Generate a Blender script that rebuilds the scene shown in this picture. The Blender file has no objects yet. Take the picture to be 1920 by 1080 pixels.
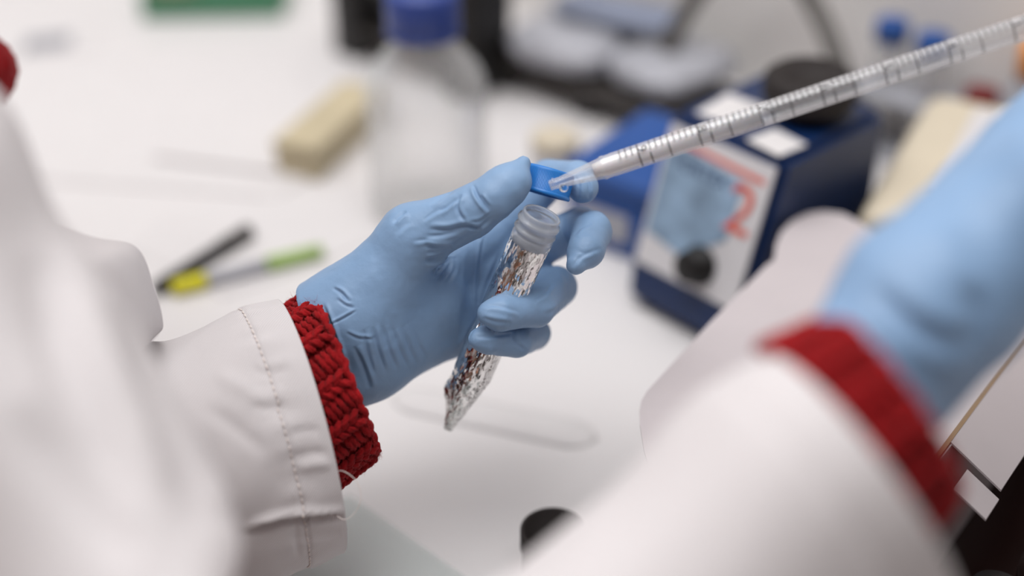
import bpy, bmesh, math, random
import numpy as np
from mathutils import Vector, Matrix, noise

scn = bpy.context.scene
COL = scn.collection
random.seed(4); RNG = np.random.default_rng(4)

# ------------------------------------------------------------------ camera
CAM_H, PITCH, LENS = 0.43, math.radians(33), 50.0
FPX = 1920 * LENS / 36.0
FWD = np.array([0, math.cos(PITCH), -math.sin(PITCH)])
UPV = np.array([0, math.sin(PITCH), math.cos(PITCH)])
RGT = np.array([1.0, 0, 0]); CAMP = np.array([0, 0, CAM_H])
cam = bpy.data.cameras.new('camera'); cam.lens = LENS; cam.sensor_width = 36
cam.clip_start = 0.01
cam.dof.use_dof = True; cam.dof.focus_distance = 0.551; cam.dof.aperture_fstop = 2.0
co = bpy.data.objects.new('camera', cam); COL.objects.link(co)
co.location = (0, 0, CAM_H); co.rotation_euler = (math.pi / 2 - PITCH, 0, 0)
scn.camera = co

# ------------------------------------------------------------------ light
w = bpy.data.worlds.new('room_air'); scn.world = w; w.use_nodes = True
w.node_tree.nodes['Background'].inputs[0].default_value = (0.93, 0.96, 1.0, 1)
w.node_tree.nodes['Background'].inputs[1].default_value = 0.36
def area(name, loc, rot, sx, sy, power, col):
    l = bpy.data.lights.new(name, 'AREA'); l.shape = 'RECTANGLE'; l.size = sx; l.size_y = sy
    l.energy = power; l.color = col
    o = bpy.data.objects.new(name, l); COL.objects.link(o); o.location = loc; o.rotation_euler = rot
    return o
area('ceiling_lamp', (-0.5, 0.58, 1.9), (0, math.radians(-10), 0), 2.0, 1.5, 34, (1.0, 0.985, 0.98))
area('ceiling_lamp', (0.1, 0.1, 2.0), (math.radians(6), math.radians(2), 0), 1.4, 1.2, 10, (1.0, 0.985, 0.98))
vs = scn.view_settings
vs.view_transform = 'Standard'; vs.look = 'None'; vs.gamma = 1.0; vs.use_curve_mapping = False
vs.exposure = 0.1

# ------------------------------------------------------------------ helpers
def P(px, py, d):
    """world point on the sight line through a pixel at axial distance d (m)"""
    return CAMP + d * (FWD + RGT * (px - 960) / FPX - UPV * (py - 540) / FPX)
def desk(px, py, z=0.0):
    v = FWD + RGT * (px - 960) / FPX - UPV * (py - 540) / FPX
    return CAMP + (z - CAM_H) / v[2] * v
def srgb(r, g, b):
    f = lambda c: (c / 12.92 if c <= 0.04045 else ((c + 0.055) / 1.055) ** 2.4)
    return tuple(f(c / 255.0) for c in (r, g, b))
def mat(name, col, rough=0.5, metal=0.0, trans=0.0, ior=1.45, var=0.06, vscale=30.0, bump=0.0, bscale=200.0,
        bdist=0.001, sss=0.0, spec=0.5, sheen=0.0, alpha=1.0):
    m = bpy.data.materials.new(name); m.use_nodes = True
    nt = m.node_tree; b = nt.nodes['Principled BSDF']
    b.inputs['Roughness'].default_value = rough; b.inputs['Metallic'].default_value = metal
    b.inputs['Transmission Weight'].default_value = trans; b.inputs['IOR'].default_value = ior
    b.inputs['Specular IOR Level'].default_value = spec
    b.inputs['Alpha'].default_value = alpha
    if sss: 
        b.inputs['Subsurface Weight'].default_value = sss
        b.inputs['Subsurface Radius'].default_value = (0.004, 0.005, 0.006)
    if sheen: b.inputs['Sheen Weight'].default_value = sheen
    tc = nt.nodes.new('ShaderNodeTexCoord')
    if var > 0:
        n = nt.nodes.new('ShaderNodeTexNoise'); n.inputs['Scale'].default_value = vscale; n.inputs['Detail'].default_value = 4
        nt.links.new(tc.outputs['Object'], n.inputs['Vector'])
        r = nt.nodes.new('ShaderNodeValToRGB')
        r.color_ramp.elements[0].position = 0.3; r.color_ramp.elements[1].position = 0.7
        r.color_ramp.elements[0].color = (*[c * (1 - var) for c in col], 1)
        r.color_ramp.elements[1].color = (*[min(1, c * (1 + var)) for c in col], 1)
        nt.links.new(n.outputs['Fac'], r.inputs['Fac']); nt.links.new(r.outputs['Color'], b.inputs['Base Color'])
    else:
        b.inputs['Base Color'].default_value = (*col, 1)
    if bump:
        n2 = nt.nodes.new('ShaderNodeTexNoise'); n2.inputs['Scale'].default_value = bscale; n2.inputs['Detail'].default_value = 3
        nt.links.new(tc.outputs['Object'], n2.inputs['Vector'])
        bp = nt.nodes.new('ShaderNodeBump'); bp.inputs['Strength'].default_value = bump; bp.inputs['Distance'].default_value = bdist
        nt.links.new(n2.outputs['Fac'], bp.inputs['Height']); nt.links.new(bp.outputs['Normal'], b.inputs['Normal'])
    return m

M = {}
M['bench'] = mat('bench_laminate', srgb(217, 214, 214), 0.4, var=0.012, vscale=6)
M['wall'] = mat('wall_paint', srgb(228, 225, 222), 0.6, var=0.04, vscale=5)
M['floor'] = mat('floor_vinyl', srgb(120, 120, 118), 0.5)
M['glove'] = mat('blue_nitrile', srgb(132, 163, 198), 0.45, var=0.05, vscale=60, bump=0.22, bscale=420, bdist=0.0006, sss=0.06, spec=0.42)
M['skin'] = mat('skin', srgb(196, 140, 112), 0.5, sss=0.1)
M['knit'] = mat('red_wool', srgb(148, 20, 25), 0.85, var=0.25, vscale=90, bump=0.6, bscale=1500, bdist=0.0006, spec=0.15, sheen=0.06)
M['knit_base'] = mat('red_wool_ground', srgb(110, 14, 18), 0.9, var=0.2, vscale=200, bump=0.6, bscale=900, spec=0.1)
M['fuzz'] = mat('red_wool_fibre', srgb(176, 52, 54), 0.9, var=0.1, spec=0.1)
M['thread'] = mat('white_thread', srgb(225, 215, 210), 0.8, var=0.05)
M['cap'] = mat('blue_cap_plastic', srgb(40, 122, 200), 0.35, var=0.04, sss=0.05)
M['frost'] = mat('frosted_polypropylene', srgb(228, 234, 243), 0.16, trans=0.68, ior=1.4, var=0.02)
M['clear'] = mat('clear_polystyrene', srgb(246, 246, 248), 0.04, trans=0.82, ior=1.36, var=0.0)
M['water'] = mat('water', (1, 1, 1), 0.0, trans=1.0, ior=1.33, var=0.0)
M['refraction_white'] = mat('liquid_refraction_white', srgb(240, 238, 240), 0.2, trans=0.0, ior=1.2, var=0.0, sss=1.0)  # clear liquid; the bright bench refracted in it is painted as white
M['tubeglass'] = mat('clear_tube', srgb(248, 248, 250), 0.03, trans=0.95, ior=1.4, var=0.0)
M['ink'] = mat('black_ink', srgb(38, 32, 32), 0.6, var=0.05)
M['paper'] = mat('white_paper', srgb(212, 209, 209), 0.8, var=0.015)
M['papergrey'] = mat('printed_grey', srgb(150, 150, 156), 0.8, var=0.2, vscale=120)
M['carton'] = mat('white_carton', srgb(190, 182, 184), 0.65, var=0.02)
M['kraft'] = mat('brown_board', srgb(140, 116, 90), 0.85, var=0.1)
M['blackp'] = mat('black_plastic', srgb(24, 22, 22), 0.45, var=0.1)
M['rubber'] = mat('black_rubber', srgb(34, 28, 27), 0.7, var=0.1)
M['mixer'] = mat('blue_enamel', srgb(14, 40, 82), 0.38, var=0.05)
M['mixerside'] = M['mixer']
M['bluebox'] = mat('blue_box_plastic', srgb(28, 76, 146), 0.45, var=0.08)
M['navycap'] = mat('violet_blue_cap', srgb(52, 72, 142), 0.4, var=0.05)
M['glass'] = mat('bottle_glass', srgb(246, 248, 246), 0.02, trans=1.0, ior=1.3, var=0.0)
M['tan'] = mat('tan_board', srgb(186, 174, 146), 0.8, var=0.06)
M['cream'] = mat('cream_plastic', srgb(206, 195, 174), 0.5, var=0.03)
M['green'] = mat('green_plastic', srgb(70, 128, 96), 0.45, var=0.1)
M['lime'] = mat('lime_plastic', srgb(150, 180, 96), 0.4, var=0.05)
M['yellow'] = mat('yellow_plastic', srgb(214, 206, 30), 0.4, var=0.05)
M['greyp'] = mat('grey_plastic', srgb(128, 127, 126), 0.5, var=0.06)
M['hose'] = mat('dark_grey_rubber', srgb(96, 93, 90), 0.6, var=0.08)
M['darkgrey'] = mat('dark_grey_metal', srgb(52, 48, 46), 0.5, var=0.15)
M['bag'] = mat('pale_plastic_film', srgb(166, 167, 174), 0.3, var=0.1, vscale=25)
M['bagblue'] = mat('blue_printed_film', srgb(122, 130, 150), 0.35, var=0.2, vscale=30)
M['darkred'] = mat('dark_red_plastic', srgb(112, 14, 16), 0.4, var=0.1)
M['orange'] = mat('orange_plastic', srgb(238, 150, 40), 0.4, var=0.05)
M['red'] = mat('red_print', srgb(214, 92, 72), 0.6, var=0.05)
M['bluegrey'] = mat('blue_grey_print', srgb(134, 158, 182), 0.6, var=0.3, vscale=70)
M['labelwhite'] = mat('label_film', srgb(208, 206, 208), 0.4, var=0.03)
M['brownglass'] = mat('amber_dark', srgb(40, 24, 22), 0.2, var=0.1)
M['greenglass'] = mat('clear_sheet', srgb(206, 218, 216), 0.1, var=0.0, alpha=0.22)
M['wallwarm'] = mat('added_wall_brown', srgb(150, 112, 94), 0.6, var=0.15, vscale=3)  # brown of the added wall, meant to reflect in the foil
M['walldark'] = mat('grey_brown_paint', srgb(96, 88, 84), 0.6, var=0.1, vscale=3)
M['jacket'] = None

def thin_clear(name, body=0.10, edge=0.62, col=(0.9, 0.9, 0.92)):
    # thin-walled clear plastic or glass: looks through face-on, whitens and mirrors towards its edges
    m = bpy.data.materials.new(name); m.use_nodes = True; nt = m.node_tree; nt.nodes.clear()
    N = lambda t: nt.nodes.new('ShaderNode' + t); lk = nt.links.new
    out, mx, tr, mx2, df, gl, lw, mr = N('OutputMaterial'), N('MixShader'), N('BsdfTransparent'), N('MixShader'), N('BsdfDiffuse'), N('BsdfGlossy'), N('LayerWeight'), N('MapRange')
    lw.inputs['Blend'].default_value = 0.35; lk(lw.outputs['Facing'], mr.inputs['Value']); mr.inputs['To Min'].default_value = body; mr.inputs['To Max'].default_value = edge
    df.inputs['Color'].default_value = (*col, 1); gl.inputs['Roughness'].default_value = 0.06; mx2.inputs['Fac'].default_value = 0.38
    lk(df.outputs[0], mx2.inputs[1]); lk(gl.outputs[0], mx2.inputs[2]); lk(mr.outputs['Result'], mx.inputs['Fac'])
    lk(tr.outputs[0], mx.inputs[1]); lk(mx2.outputs[0], mx.inputs[2]); lk(mx.outputs[0], out.inputs['Surface'])
    return m
M['clear'] = thin_clear('clear_polystyrene', 0.10, 0.75)
M['tubeglass'] = thin_clear('clear_tube', 0.10, 0.5)
M['glass'] = thin_clear('bottle_glass', 0.06, 0.5, (0.88, 0.9, 0.9))
# lab-coat twill: fine diagonal weave on real folds
def twill():
    m = bpy.data.materials.new('white_twill'); m.use_nodes = True; nt = m.node_tree; b = nt.nodes['Principled BSDF']
    b.inputs['Roughness'].default_value = 0.8; b.inputs['Specular IOR Level'].default_value = 0.15
    b.inputs['Sheen Weight'].default_value = 0.1
    uv = nt.nodes.new('ShaderNodeUVMap'); uv.uv_map = 'UVMap'
    wv = nt.nodes.new('ShaderNodeTexWave'); wv.wave_type = 'BANDS'; wv.bands_direction = 'DIAGONAL'
    wv.inputs['Scale'].default_value = 520; wv.inputs['Distortion'].default_value = 0.6; wv.inputs['Detail'].default_value = 1
    nt.links.new(uv.outputs['UV'], wv.inputs['Vector'])
    r = nt.nodes.new('ShaderNodeValToRGB')
    a, c = srgb(200, 195, 196), srgb(219, 215, 216)
    r.color_ramp.elements[0].color = (*a, 1); r.color_ramp.elements[1].color = (*c, 1)
    nt.links.new(wv.outputs['Fac'], r.inputs['Fac']); nt.links.new(r.outputs['Color'], b.inputs['Base Color'])
    bp = nt.nodes.new('ShaderNodeBump'); bp.inputs['Strength'].default_value = 0.25; bp.inputs['Distance'].default_value = 0.0004
    nt.links.new(wv.outputs['Fac'], bp.inputs['Height']); nt.links.new(bp.outputs['Normal'], b.inputs['Normal'])
    return m
M['twill'] = twill()
# crumpled aluminium
def foil_mat():
    # each crumple facet is a flat mirror with its own tilt (object space in mm, cells drawn out along the tube)
    m = bpy.data.materials.new('aluminium_foil'); m.use_nodes = True; nt = m.node_tree; b = nt.nodes['Principled BSDF']
    b.inputs['Base Color'].default_value = (0.88, 0.87, 0.86, 1); b.inputs['Metallic'].default_value = 1
    b.inputs['Roughness'].default_value = 0.09
    N = lambda t: nt.nodes.new('ShaderNode' + t); lk = nt.links.new
    tc, mp, geo = N('TexCoord'), N('Mapping'), N('NewGeometry')
    mp.inputs['Scale'].default_value = (0.66, 0.66, 0.17); lk(tc.outputs['Object'], mp.inputs['Vector'])
    dn = N('TexNoise'); dn.inputs['Scale'].default_value = 0.9; lk(mp.outputs['Vector'], dn.inputs['Vector'])
    ad = N('VectorMath'); ad.operation = 'ADD'; lk(mp.outputs['Vector'], ad.inputs[0]); lk(dn.outputs['Color'], ad.inputs[1])
    v = N('TexVoronoi'); v.inputs['Scale'].default_value = 1.05; lk(ad.outputs[0], v.inputs['Vector'])
    v2 = N('TexVoronoi'); v2.inputs['Scale'].default_value = 2.4; lk(ad.outputs[0], v2.inputs['Vector'])
    s1, s2 = N('VectorMath'), N('VectorMath'); s1.operation = s2.operation = 'SUBTRACT'
    for s, vv in ((s1, v), (s2, v2)):
        lk(vv.outputs['Color'], s.inputs[0]); s.inputs[1].default_value = (.5, .5, .5)
    sc1, sc2 = N('VectorMath'), N('VectorMath'); sc1.operation = sc2.operation = 'SCALE'
    lk(s1.outputs[0], sc1.inputs[0]); lk(s2.outputs[0], sc2.inputs[0]); sc2.inputs['Scale'].default_value = 0.26
    mk = N('TexNoise'); mk.inputs['Scale'].default_value = 0.16; lk(tc.outputs['Object'], mk.inputs['Vector'])
    mr = N('MapRange'); mr.inputs['From Min'].default_value = 0.40; mr.inputs['From Max'].default_value = 0.58; mr.inputs['To Min'].default_value = 0.12; mr.inputs['To Max'].default_value = 0.85
    lk(mk.outputs['Fac'], mr.inputs['Value']); lk(mr.outputs['Result'], sc1.inputs['Scale'])
    a1, a2, nn = N('VectorMath'), N('VectorMath'), N('VectorMath'); nn.operation = 'NORMALIZE'
    lk(geo.outputs['Normal'], a1.inputs[0]); lk(sc1.outputs[0], a1.inputs[1]); lk(a1.outputs[0], a2.inputs[0]); lk(sc2.outputs[0], a2.inputs[1])
    lk(a2.outputs[0], nn.inputs[0]); lk(nn.outputs[0], b.inputs['Normal'])
    return m
M['foil'] = foil_mat()

def tag(o, label=None, cat=None, group=None, kind=None):
    if label: o['label'] = label
    if cat: o['category'] = cat
    if group: o['group'] = group
    if kind: o['kind'] = kind
    return o
def link(name, me, m=None, parent=None, smooth=True, mw=None):
    o = bpy.data.objects.new(name, me); COL.objects.link(o)
    if m is not None and not me.materials: me.materials.append(m)
    if smooth and len(me.polygons): me.polygons.foreach_set('use_smooth', [True] * len(me.polygons))
    if mw is not None: o.matrix_world = mw
    if parent is not None:
        o.parent = parent; o.matrix_parent_inverse = parent.matrix_basis.inverted()
    return o
def empty(name, loc, label, cat, group=None):
    o = bpy.data.objects.new(name, None); COL.objects.link(o); o.location = Vector(loc)
    o.empty_display_size = 0.02
    return tag(o, label, cat, group)
def mesh(name, V, Fc, m=None, parent=None, smooth=True, mw=None, uv=None):
    me = bpy.data.meshes.new(name)
    me.from_pydata([tuple(map(float, v)) for v in V], [], [tuple(map(int, f)) for f in Fc]); me.update()
    if uv is not None:
        l = me.uv_layers.new(name='UVMap')
        idx = np.empty(len(me.loops), dtype=np.int32); me.loops.foreach_get('vertex_index', idx)
        l.data.foreach_set('uv', np.asarray(uv, dtype=np.float32)[idx].ravel())
    return link(name, me, m, parent, smooth, mw)
def frame(o, zax, xhint=(1, 0, 0)):
    """matrix with origin o and local z along zax"""
    z = Vector(zax).normalized(); x = Vector(xhint); x = (x - z * x.dot(z)).normalized(); y = z.cross(x)
    return Matrix(((x.x, y.x, z.x, o[0]), (x.y, y.y, z.y, o[1]), (x.z, y.z, z.z, o[2]), (0, 0, 0, 1)))
def lathe(name, prof, m, parent=None, mw=None, n=48, smooth=True, close=True):
    """prof: list of (r, z); revolve about local z"""
    V, Fc = [], []
    for r, z in prof:
        for k in range(n):
            a = 2 * math.pi * k / n; V.append((r * math.cos(a), r * math.sin(a), z))
    for i in range(len(prof) - 1):
        for k in range(n):
            a, b = i * n + k, i * n + (k + 1) % n
            Fc.append((a, b, b + n, a + n))
    if close:
        if prof[0][0] > 1e-6: Fc.append(tuple(range(n - 1, -1, -1)))
        if prof[-1][0] > 1e-6: Fc.append(tuple(range((len(prof) - 1) * n, len(prof) * n)))
    me = bpy.data.meshes.new(name); me.from_pydata(V, [], Fc); me.update()
    bm = bmesh.new(); bm.from_mesh(me); bmesh.ops.remove_doubles(bm, verts=bm.verts, dist=1e-7)
    bmesh.ops.recalc_face_normals(bm, faces=bm.faces); bm.to_mesh(me); bm.free()
    o = link(name, me, m, parent, smooth, mw)
    return o
def sharp(o, deg=35):
    o.data.set_sharp_from_angle(angle=math.radians(deg)); return o
def box(name, sx, sy, sz, m, parent=None, mw=None, bev=0.0, seg=3, off=(0, 0, 0), taper=None):
    """box with base at local z=0, centred in x, y; bevelled"""
    bm = bmesh.new(); bmesh.ops.create_cube(bm, size=1)
    for v in bm.verts:
        v.co = Vector((v.co.x * sx + off[0], v.co.y * sy + off[1], (v.co.z + 0.5) * sz + off[2]))
    if taper:
        for v in bm.verts: taper(v)
    if bev: bmesh.ops.bevel(bm, geom=bm.edges[:], offset=bev, segments=seg, affect='EDGES', profile=0.5)
    me = bpy.data.meshes.new(name); bm.to_mesh(me); bm.free()
    o = link(name, me, m, parent, bev > 0, mw)
    return sharp(o, 40) if bev else o
def catmull(pts, n):
    pts = [np.array(p, float) for p in pts]; out = []
    ext = [2 * pts[0] - pts[1]] + pts + [2 * pts[-1] - pts[-2]]
    for i in range(len(pts) - 1):
        p0, p1, p2, p3 = ext[i:i + 4]
        for k in range(n):
            t = k / n
            out.append(0.5 * ((2 * p1) + (-p0 + p2) * t + (2 * p0 - 5 * p1 + 4 * p2 - p3) * t * t + (-p0 + 3 * p1 - 3 * p2 + p3) * t ** 3))
    out.append(pts[-1]); return out
def tube_geo(path, rad, ns=12, twist=None, ply=0, V=None, Fc=None, capends=True):
    """append a tube along path to V, Fc; ply > 0 makes a twisted yarn profile"""
    V = [] if V is None else V; Fc = [] if Fc is None else Fc
    path = [np.array(p, float) for p in path]; n = len(path)
    rad = rad if hasattr(rad, '__len__') else [rad] * n
    t0 = path[1] - path[0]; ref = np.array([0, 0, 1.0])
    if abs(t0 @ ref) > 0.9 * np.linalg.norm(t0): ref = np.array([1.0, 0, 0])
    base = len(V); s = 0
    for i, p in enumerate(path):
        t = path[min(i + 1, n - 1)] - path[max(i - 1, 0)]; t = t / (np.linalg.norm(t) + 1e-12)
        x = ref - t * (ref @ t); x /= np.linalg.norm(x) + 1e-12; ref = x; y = np.cross(t, x)
        if i: s += np.linalg.norm(p - path[i - 1])
        for k in range(ns):
            a = 2 * math.pi * k / ns
            r = rad[i] * (1 + 0.2 * math.cos(ply * a - s * (twist or 0))) if ply else rad[i]
            V.append(p + r * (math.cos(a) * x + math.sin(a) * y))
    for i in range(n - 1):
        for k in range(ns):
            a, b = base + i * ns + k, base + i * ns + (k + 1) % ns
            Fc.append((a, b, b + ns, a + ns))
    if capends:
        Fc.append(tuple(base + k for k in range(ns - 1, -1, -1))); Fc.append(tuple(base + (n - 1) * ns + k for k in range(ns)))
    return V, Fc
def tube(name, path, rad, m, parent=None, ns=14):
    V, Fc = tube_geo(path, rad, ns)
    return mesh(name, V, Fc, m, parent)
def prism(name, poly, thick, m, parent=None, mw=None, bev=0.0):
    """extrude a 2-D polygon along local z"""
    n = len(poly)
    V = [(x, y, 0) for x, y in poly] + [(x, y, thick) for x, y in poly]
    Fc = [tuple(range(n - 1, -1, -1)), tuple(range(n, 2 * n))] + [(i, (i + 1) % n, n + (i + 1) % n, n + i) for i in range(n)]
    me = bpy.data.meshes.new(name); me.from_pydata(V, [], Fc); me.update()
    bm = bmesh.new(); bm.from_mesh(me); bmesh.ops.recalc_face_normals(bm, faces=bm.faces)
    if bev: bmesh.ops.bevel(bm, geom=bm.edges[:], offset=bev, segments=2, affect='EDGES')
    bm.to_mesh(me); bm.free()
    return link(name, me, m, parent, False, mw)
def text_mesh(s, size):
    c = bpy.data.curves.new('glyphs', 'FONT'); c.body = s; c.size = size; c.align_x = 'CENTER'; c.align_y = 'CENTER'
    o = bpy.data.objects.new('glyphs', c); COL.objects.link(o)
    dg = bpy.context.evaluated_depsgraph_get(); dg.update()
    me = bpy.data.meshes.new_from_object(o.evaluated_get(dg))
    bpy.data.objects.remove(o); bpy.data.curves.remove(c)
    return me

# ------------------------------------------------------------------ implicit-surface modelling (hands)
def cs(px, py, d):
    """camera-space point in mm (x right, y up, z towards the camera, z = 0 at 560 mm)"""
    return np.array([(px - 960) / FPX * d * 1000, -(py - 540) / FPX * d * 1000, 560 - d * 1000])
def cs_world(v):
    v = np.asarray(v, float)
    return CAMP + np.outer(v[:, 0] / 1000, RGT) + np.outer(v[:, 1] / 1000, UPV) + np.outer((560 - v[:, 2]) / 1000, FWD)
def cs_px(v):
    d = (560 - v[:, 2])
    return 960 + v[:, 0] / d * FPX, 540 - v[:, 1] / d * FPX, d / 1000
class Field:
    def __init__(s, lo, hi, h):
        s.lo, s.h = np.array(lo, np.float32), h
        s.n = np.ceil((np.array(hi) - s.lo) / h).astype(int) + 1
        ax = [s.lo[i] + h * np.arange(s.n[i], dtype=np.float32) for i in range(3)]
        s.X, s.Y, s.Z = ax[0][:, None, None], ax[1][None, :, None], ax[2][None, None, :]
    def cap(s, a, b, r1, r2):
        a, b = np.asarray(a, np.float32), np.asarray(b, np.float32); ab = b - a; L = float(ab @ ab) + 1e-9
        t = np.clip(((s.X - a[0]) * ab[0] + (s.Y - a[1]) * ab[1] + (s.Z - a[2]) * ab[2]) / L, 0, 1)
        return np.sqrt((s.X - a[0] - t * ab[0]) ** 2 + (s.Y - a[1] - t * ab[1]) ** 2 + (s.Z - a[2] - t * ab[2]) ** 2) - (r1 + t * (r2 - r1))
    def ell(s, c, r):
        k = np.sqrt(((s.X - c[0]) / r[0]) ** 2 + ((s.Y - c[1]) / r[1]) ** 2 + ((s.Z - c[2]) / r[2]) ** 2)
        return (k - 1) * min(r)
    def plane(s, c, nrm):
        nrm = np.array(nrm, float) / np.linalg.norm(nrm)
        return (s.X - c[0]) * nrm[0] + (s.Y - c[1]) * nrm[1] + (s.Z - c[2]) * nrm[2]
def smin(a, b, k):
    h = np.clip(0.5 + 0.5 * (b - a) / k, 0, 1); return b * (1 - h) + a * h - k * h * (1 - h)
def surface_nets(D, lo, h):
    n = np.array(D.shape); ins = D < 0
    c = [ins[i:n[0] - 1 + i, j:n[1] - 1 + j, k:n[2] - 1 + k] for i in (0, 1) for j in (0, 1) for k in (0, 1)]
    tot = sum(x.astype(np.int8) for x in c); act = (tot > 0) & (tot < 8)
    I = np.argwhere(act); idx = -np.ones(act.shape, np.int64); idx[act] = np.arange(len(I))
    acc = np.zeros((len(I), 3)); cnt = np.zeros(len(I))
    crn = [(i, j, k) for i in (0, 1) for j in (0, 1) for k in (0, 1)]
    val = {q: D[I[:, 0] + q[0], I[:, 1] + q[1], I[:, 2] + q[2]] for q in crn}
    for ax in range(3):
        for q in crn:
            if q[ax]: continue
            q2 = list(q); q2[ax] = 1; q2 = tuple(q2); a, b = val[q], val[q2]
            m = (a < 0) != (b < 0); t = np.where(m, a / np.where(m, a - b, 1), 0)
            p = np.tile(np.array(q, float), (len(I), 1)); p[:, ax] = t
            acc[m] += p[m]; cnt[m] += 1
    V = (I + acc / cnt[:, None]) * h + np.asarray(lo, float)
    Fs = []
    for ax in range(3):
        u, v = (ax + 1) % 3, (ax + 2) % 3
        sl0 = [slice(None)] * 3; sl1 = [slice(None)] * 3; sl0[ax] = slice(0, -1); sl1[ax] = slice(1, None)
        e = np.argwhere(ins[tuple(sl0)] != ins[tuple(sl1)])
        e = e[(e[:, u] > 0) & (e[:, v] > 0) & (e[:, u] < n[u] - 1) & (e[:, v] < n[v] - 1)]
        flip = ins[e[:, 0], e[:, 1], e[:, 2]]
        def at(du, dv):
            g = e.copy(); g[:, u] += du; g[:, v] += dv; return idx[g[:, 0], g[:, 1], g[:, 2]]
        q = np.stack([at(-1, -1), at(0, -1), at(0, 0), at(-1, 0)], 1)
        q[~flip] = q[~flip][:, ::-1]; Fs.append(q)
    Fq = np.concatenate(Fs); Fq = Fq[(Fq >= 0).all(1)]
    return V, Fq
def vnormals(V, Fq):
    fn = np.cross(V[Fq[:, 2]] - V[Fq[:, 0]], V[Fq[:, 3]] - V[Fq[:, 1]])
    N = np.zeros_like(V)
    for k in range(4): np.add.at(N, Fq[:, k], fn)
    return N / (np.linalg.norm(N, axis=1, keepdims=True) + 1e-12)
def relax(V, Fq, it=2, f=0.5):
    for _ in range(it):
        S = np.zeros_like(V); C = np.zeros(len(V))
        for a, b in ((0, 1), (1, 2), (2, 3), (3, 0)):
            np.add.at(S, Fq[:, a], V[Fq[:, b]]); np.add.at(C, Fq[:, a], 1)
            np.add.at(S, Fq[:, b], V[Fq[:, a]]); np.add.at(C, Fq[:, b], 1)
        V = V * (1 - f) + f * S / C[:, None]
    return V
def wrinkles(V, Fq, lines, tol=4.0):
    """push folds into the front surface: lines = (pixel polyline, height mm, width px)"""
    N = vnormals(V, Fq); px, py, d = cs_px(V)
    g = 6; gx, gy = (px / g).astype(int), (py / g).astype(int)
    gx -= gx.min(); gy -= gy.min(); zb = np.full((gx.max() + 1, gy.max() + 1), 9.0)
    np.minimum.at(zb, (gx, gy), d)
    view = -V / 1.0; view[:, 2] = 560 - V[:, 2]; view /= np.linalg.norm(view, axis=1, keepdims=True)
    ok = ((N * view).sum(1) > 0.05) & (d < zb[gx, gy] + tol / 1000)
    I = np.where(ok)[0]; q = np.stack([px[I], py[I]], 1); disp = np.zeros(len(I))
    for pl, amp, wid in lines:
        pl = np.array(catmull(pl, 6)) if len(pl) > 2 else np.array(pl, float)
        seg = np.linalg.norm(np.diff(pl, axis=0), axis=1); cum = np.concatenate([[0], np.cumsum(seg)]); L = cum[-1]
        best = np.full(len(I), 1e9); bt = np.zeros(len(I))
        for i in range(len(pl) - 1):
            a, b = pl[i], pl[i + 1]; ab = b - a; t = np.clip(((q - a) @ ab) / (ab @ ab + 1e-9), 0, 1)
            dd = np.linalg.norm(q - a - t[:, None] * ab, axis=1); m = dd < best
            best[m] = dd[m]; bt[m] = (cum[i] + t[m] * seg[i]) / L
        env = np.clip(np.minimum(bt, 1 - bt) / 0.25, 0, 1) ** 0.7 * 0.9 + 0.1
        disp += amp * env * np.exp(-(best / wid) ** 2)
    V = V.copy(); V[I] += N[I] * disp[:, None]
    return V
def softnoise_unused(V, scale, amp, N):
    return V + N * np.array([noise.noise(Vector(p * scale)) for p in V])[:, None] * amp
def subdivide(V, Fq):
    E = np.sort(np.concatenate([Fq[:, [0, 1]], Fq[:, [1, 2]], Fq[:, [2, 3]], Fq[:, [3, 0]]]), 1)
    key = E[:, 0].astype(np.int64) * len(V) + E[:, 1]
    uq, inv = np.unique(key, return_inverse=True); inv = inv.reshape(-1)
    em = (V[uq // len(V)] + V[uq % len(V)]) / 2; nF = len(Fq); nV = len(V)
    e = [inv[k * nF:(k + 1) * nF] + nV for k in range(4)]; c = np.arange(nF) + nV + len(uq)
    W = np.concatenate([V, em, V[Fq].mean(1)])
    F2 = np.concatenate([np.stack([Fq[:, k], e[k], c, e[k - 1]], 1) for k in range(4)])
    return relax(W, F2, 1, 0.5), F2
def quads_object(name, Vw, Fq, m, parent=None):
    me = bpy.data.meshes.new(name)
    me.vertices.add(len(Vw)); me.vertices.foreach_set('co', np.asarray(Vw, np.float32).ravel())
    me.loops.add(Fq.size); me.loops.foreach_set('vertex_index', Fq.astype(np.int32).ravel())
    me.polygons.add(len(Fq)); me.polygons.foreach_set('loop_start', np.arange(0, Fq.size, 4, dtype=np.int32))
    me.update(calc_edges=True); me.validate()
    return link(name, me, m, parent)

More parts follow.
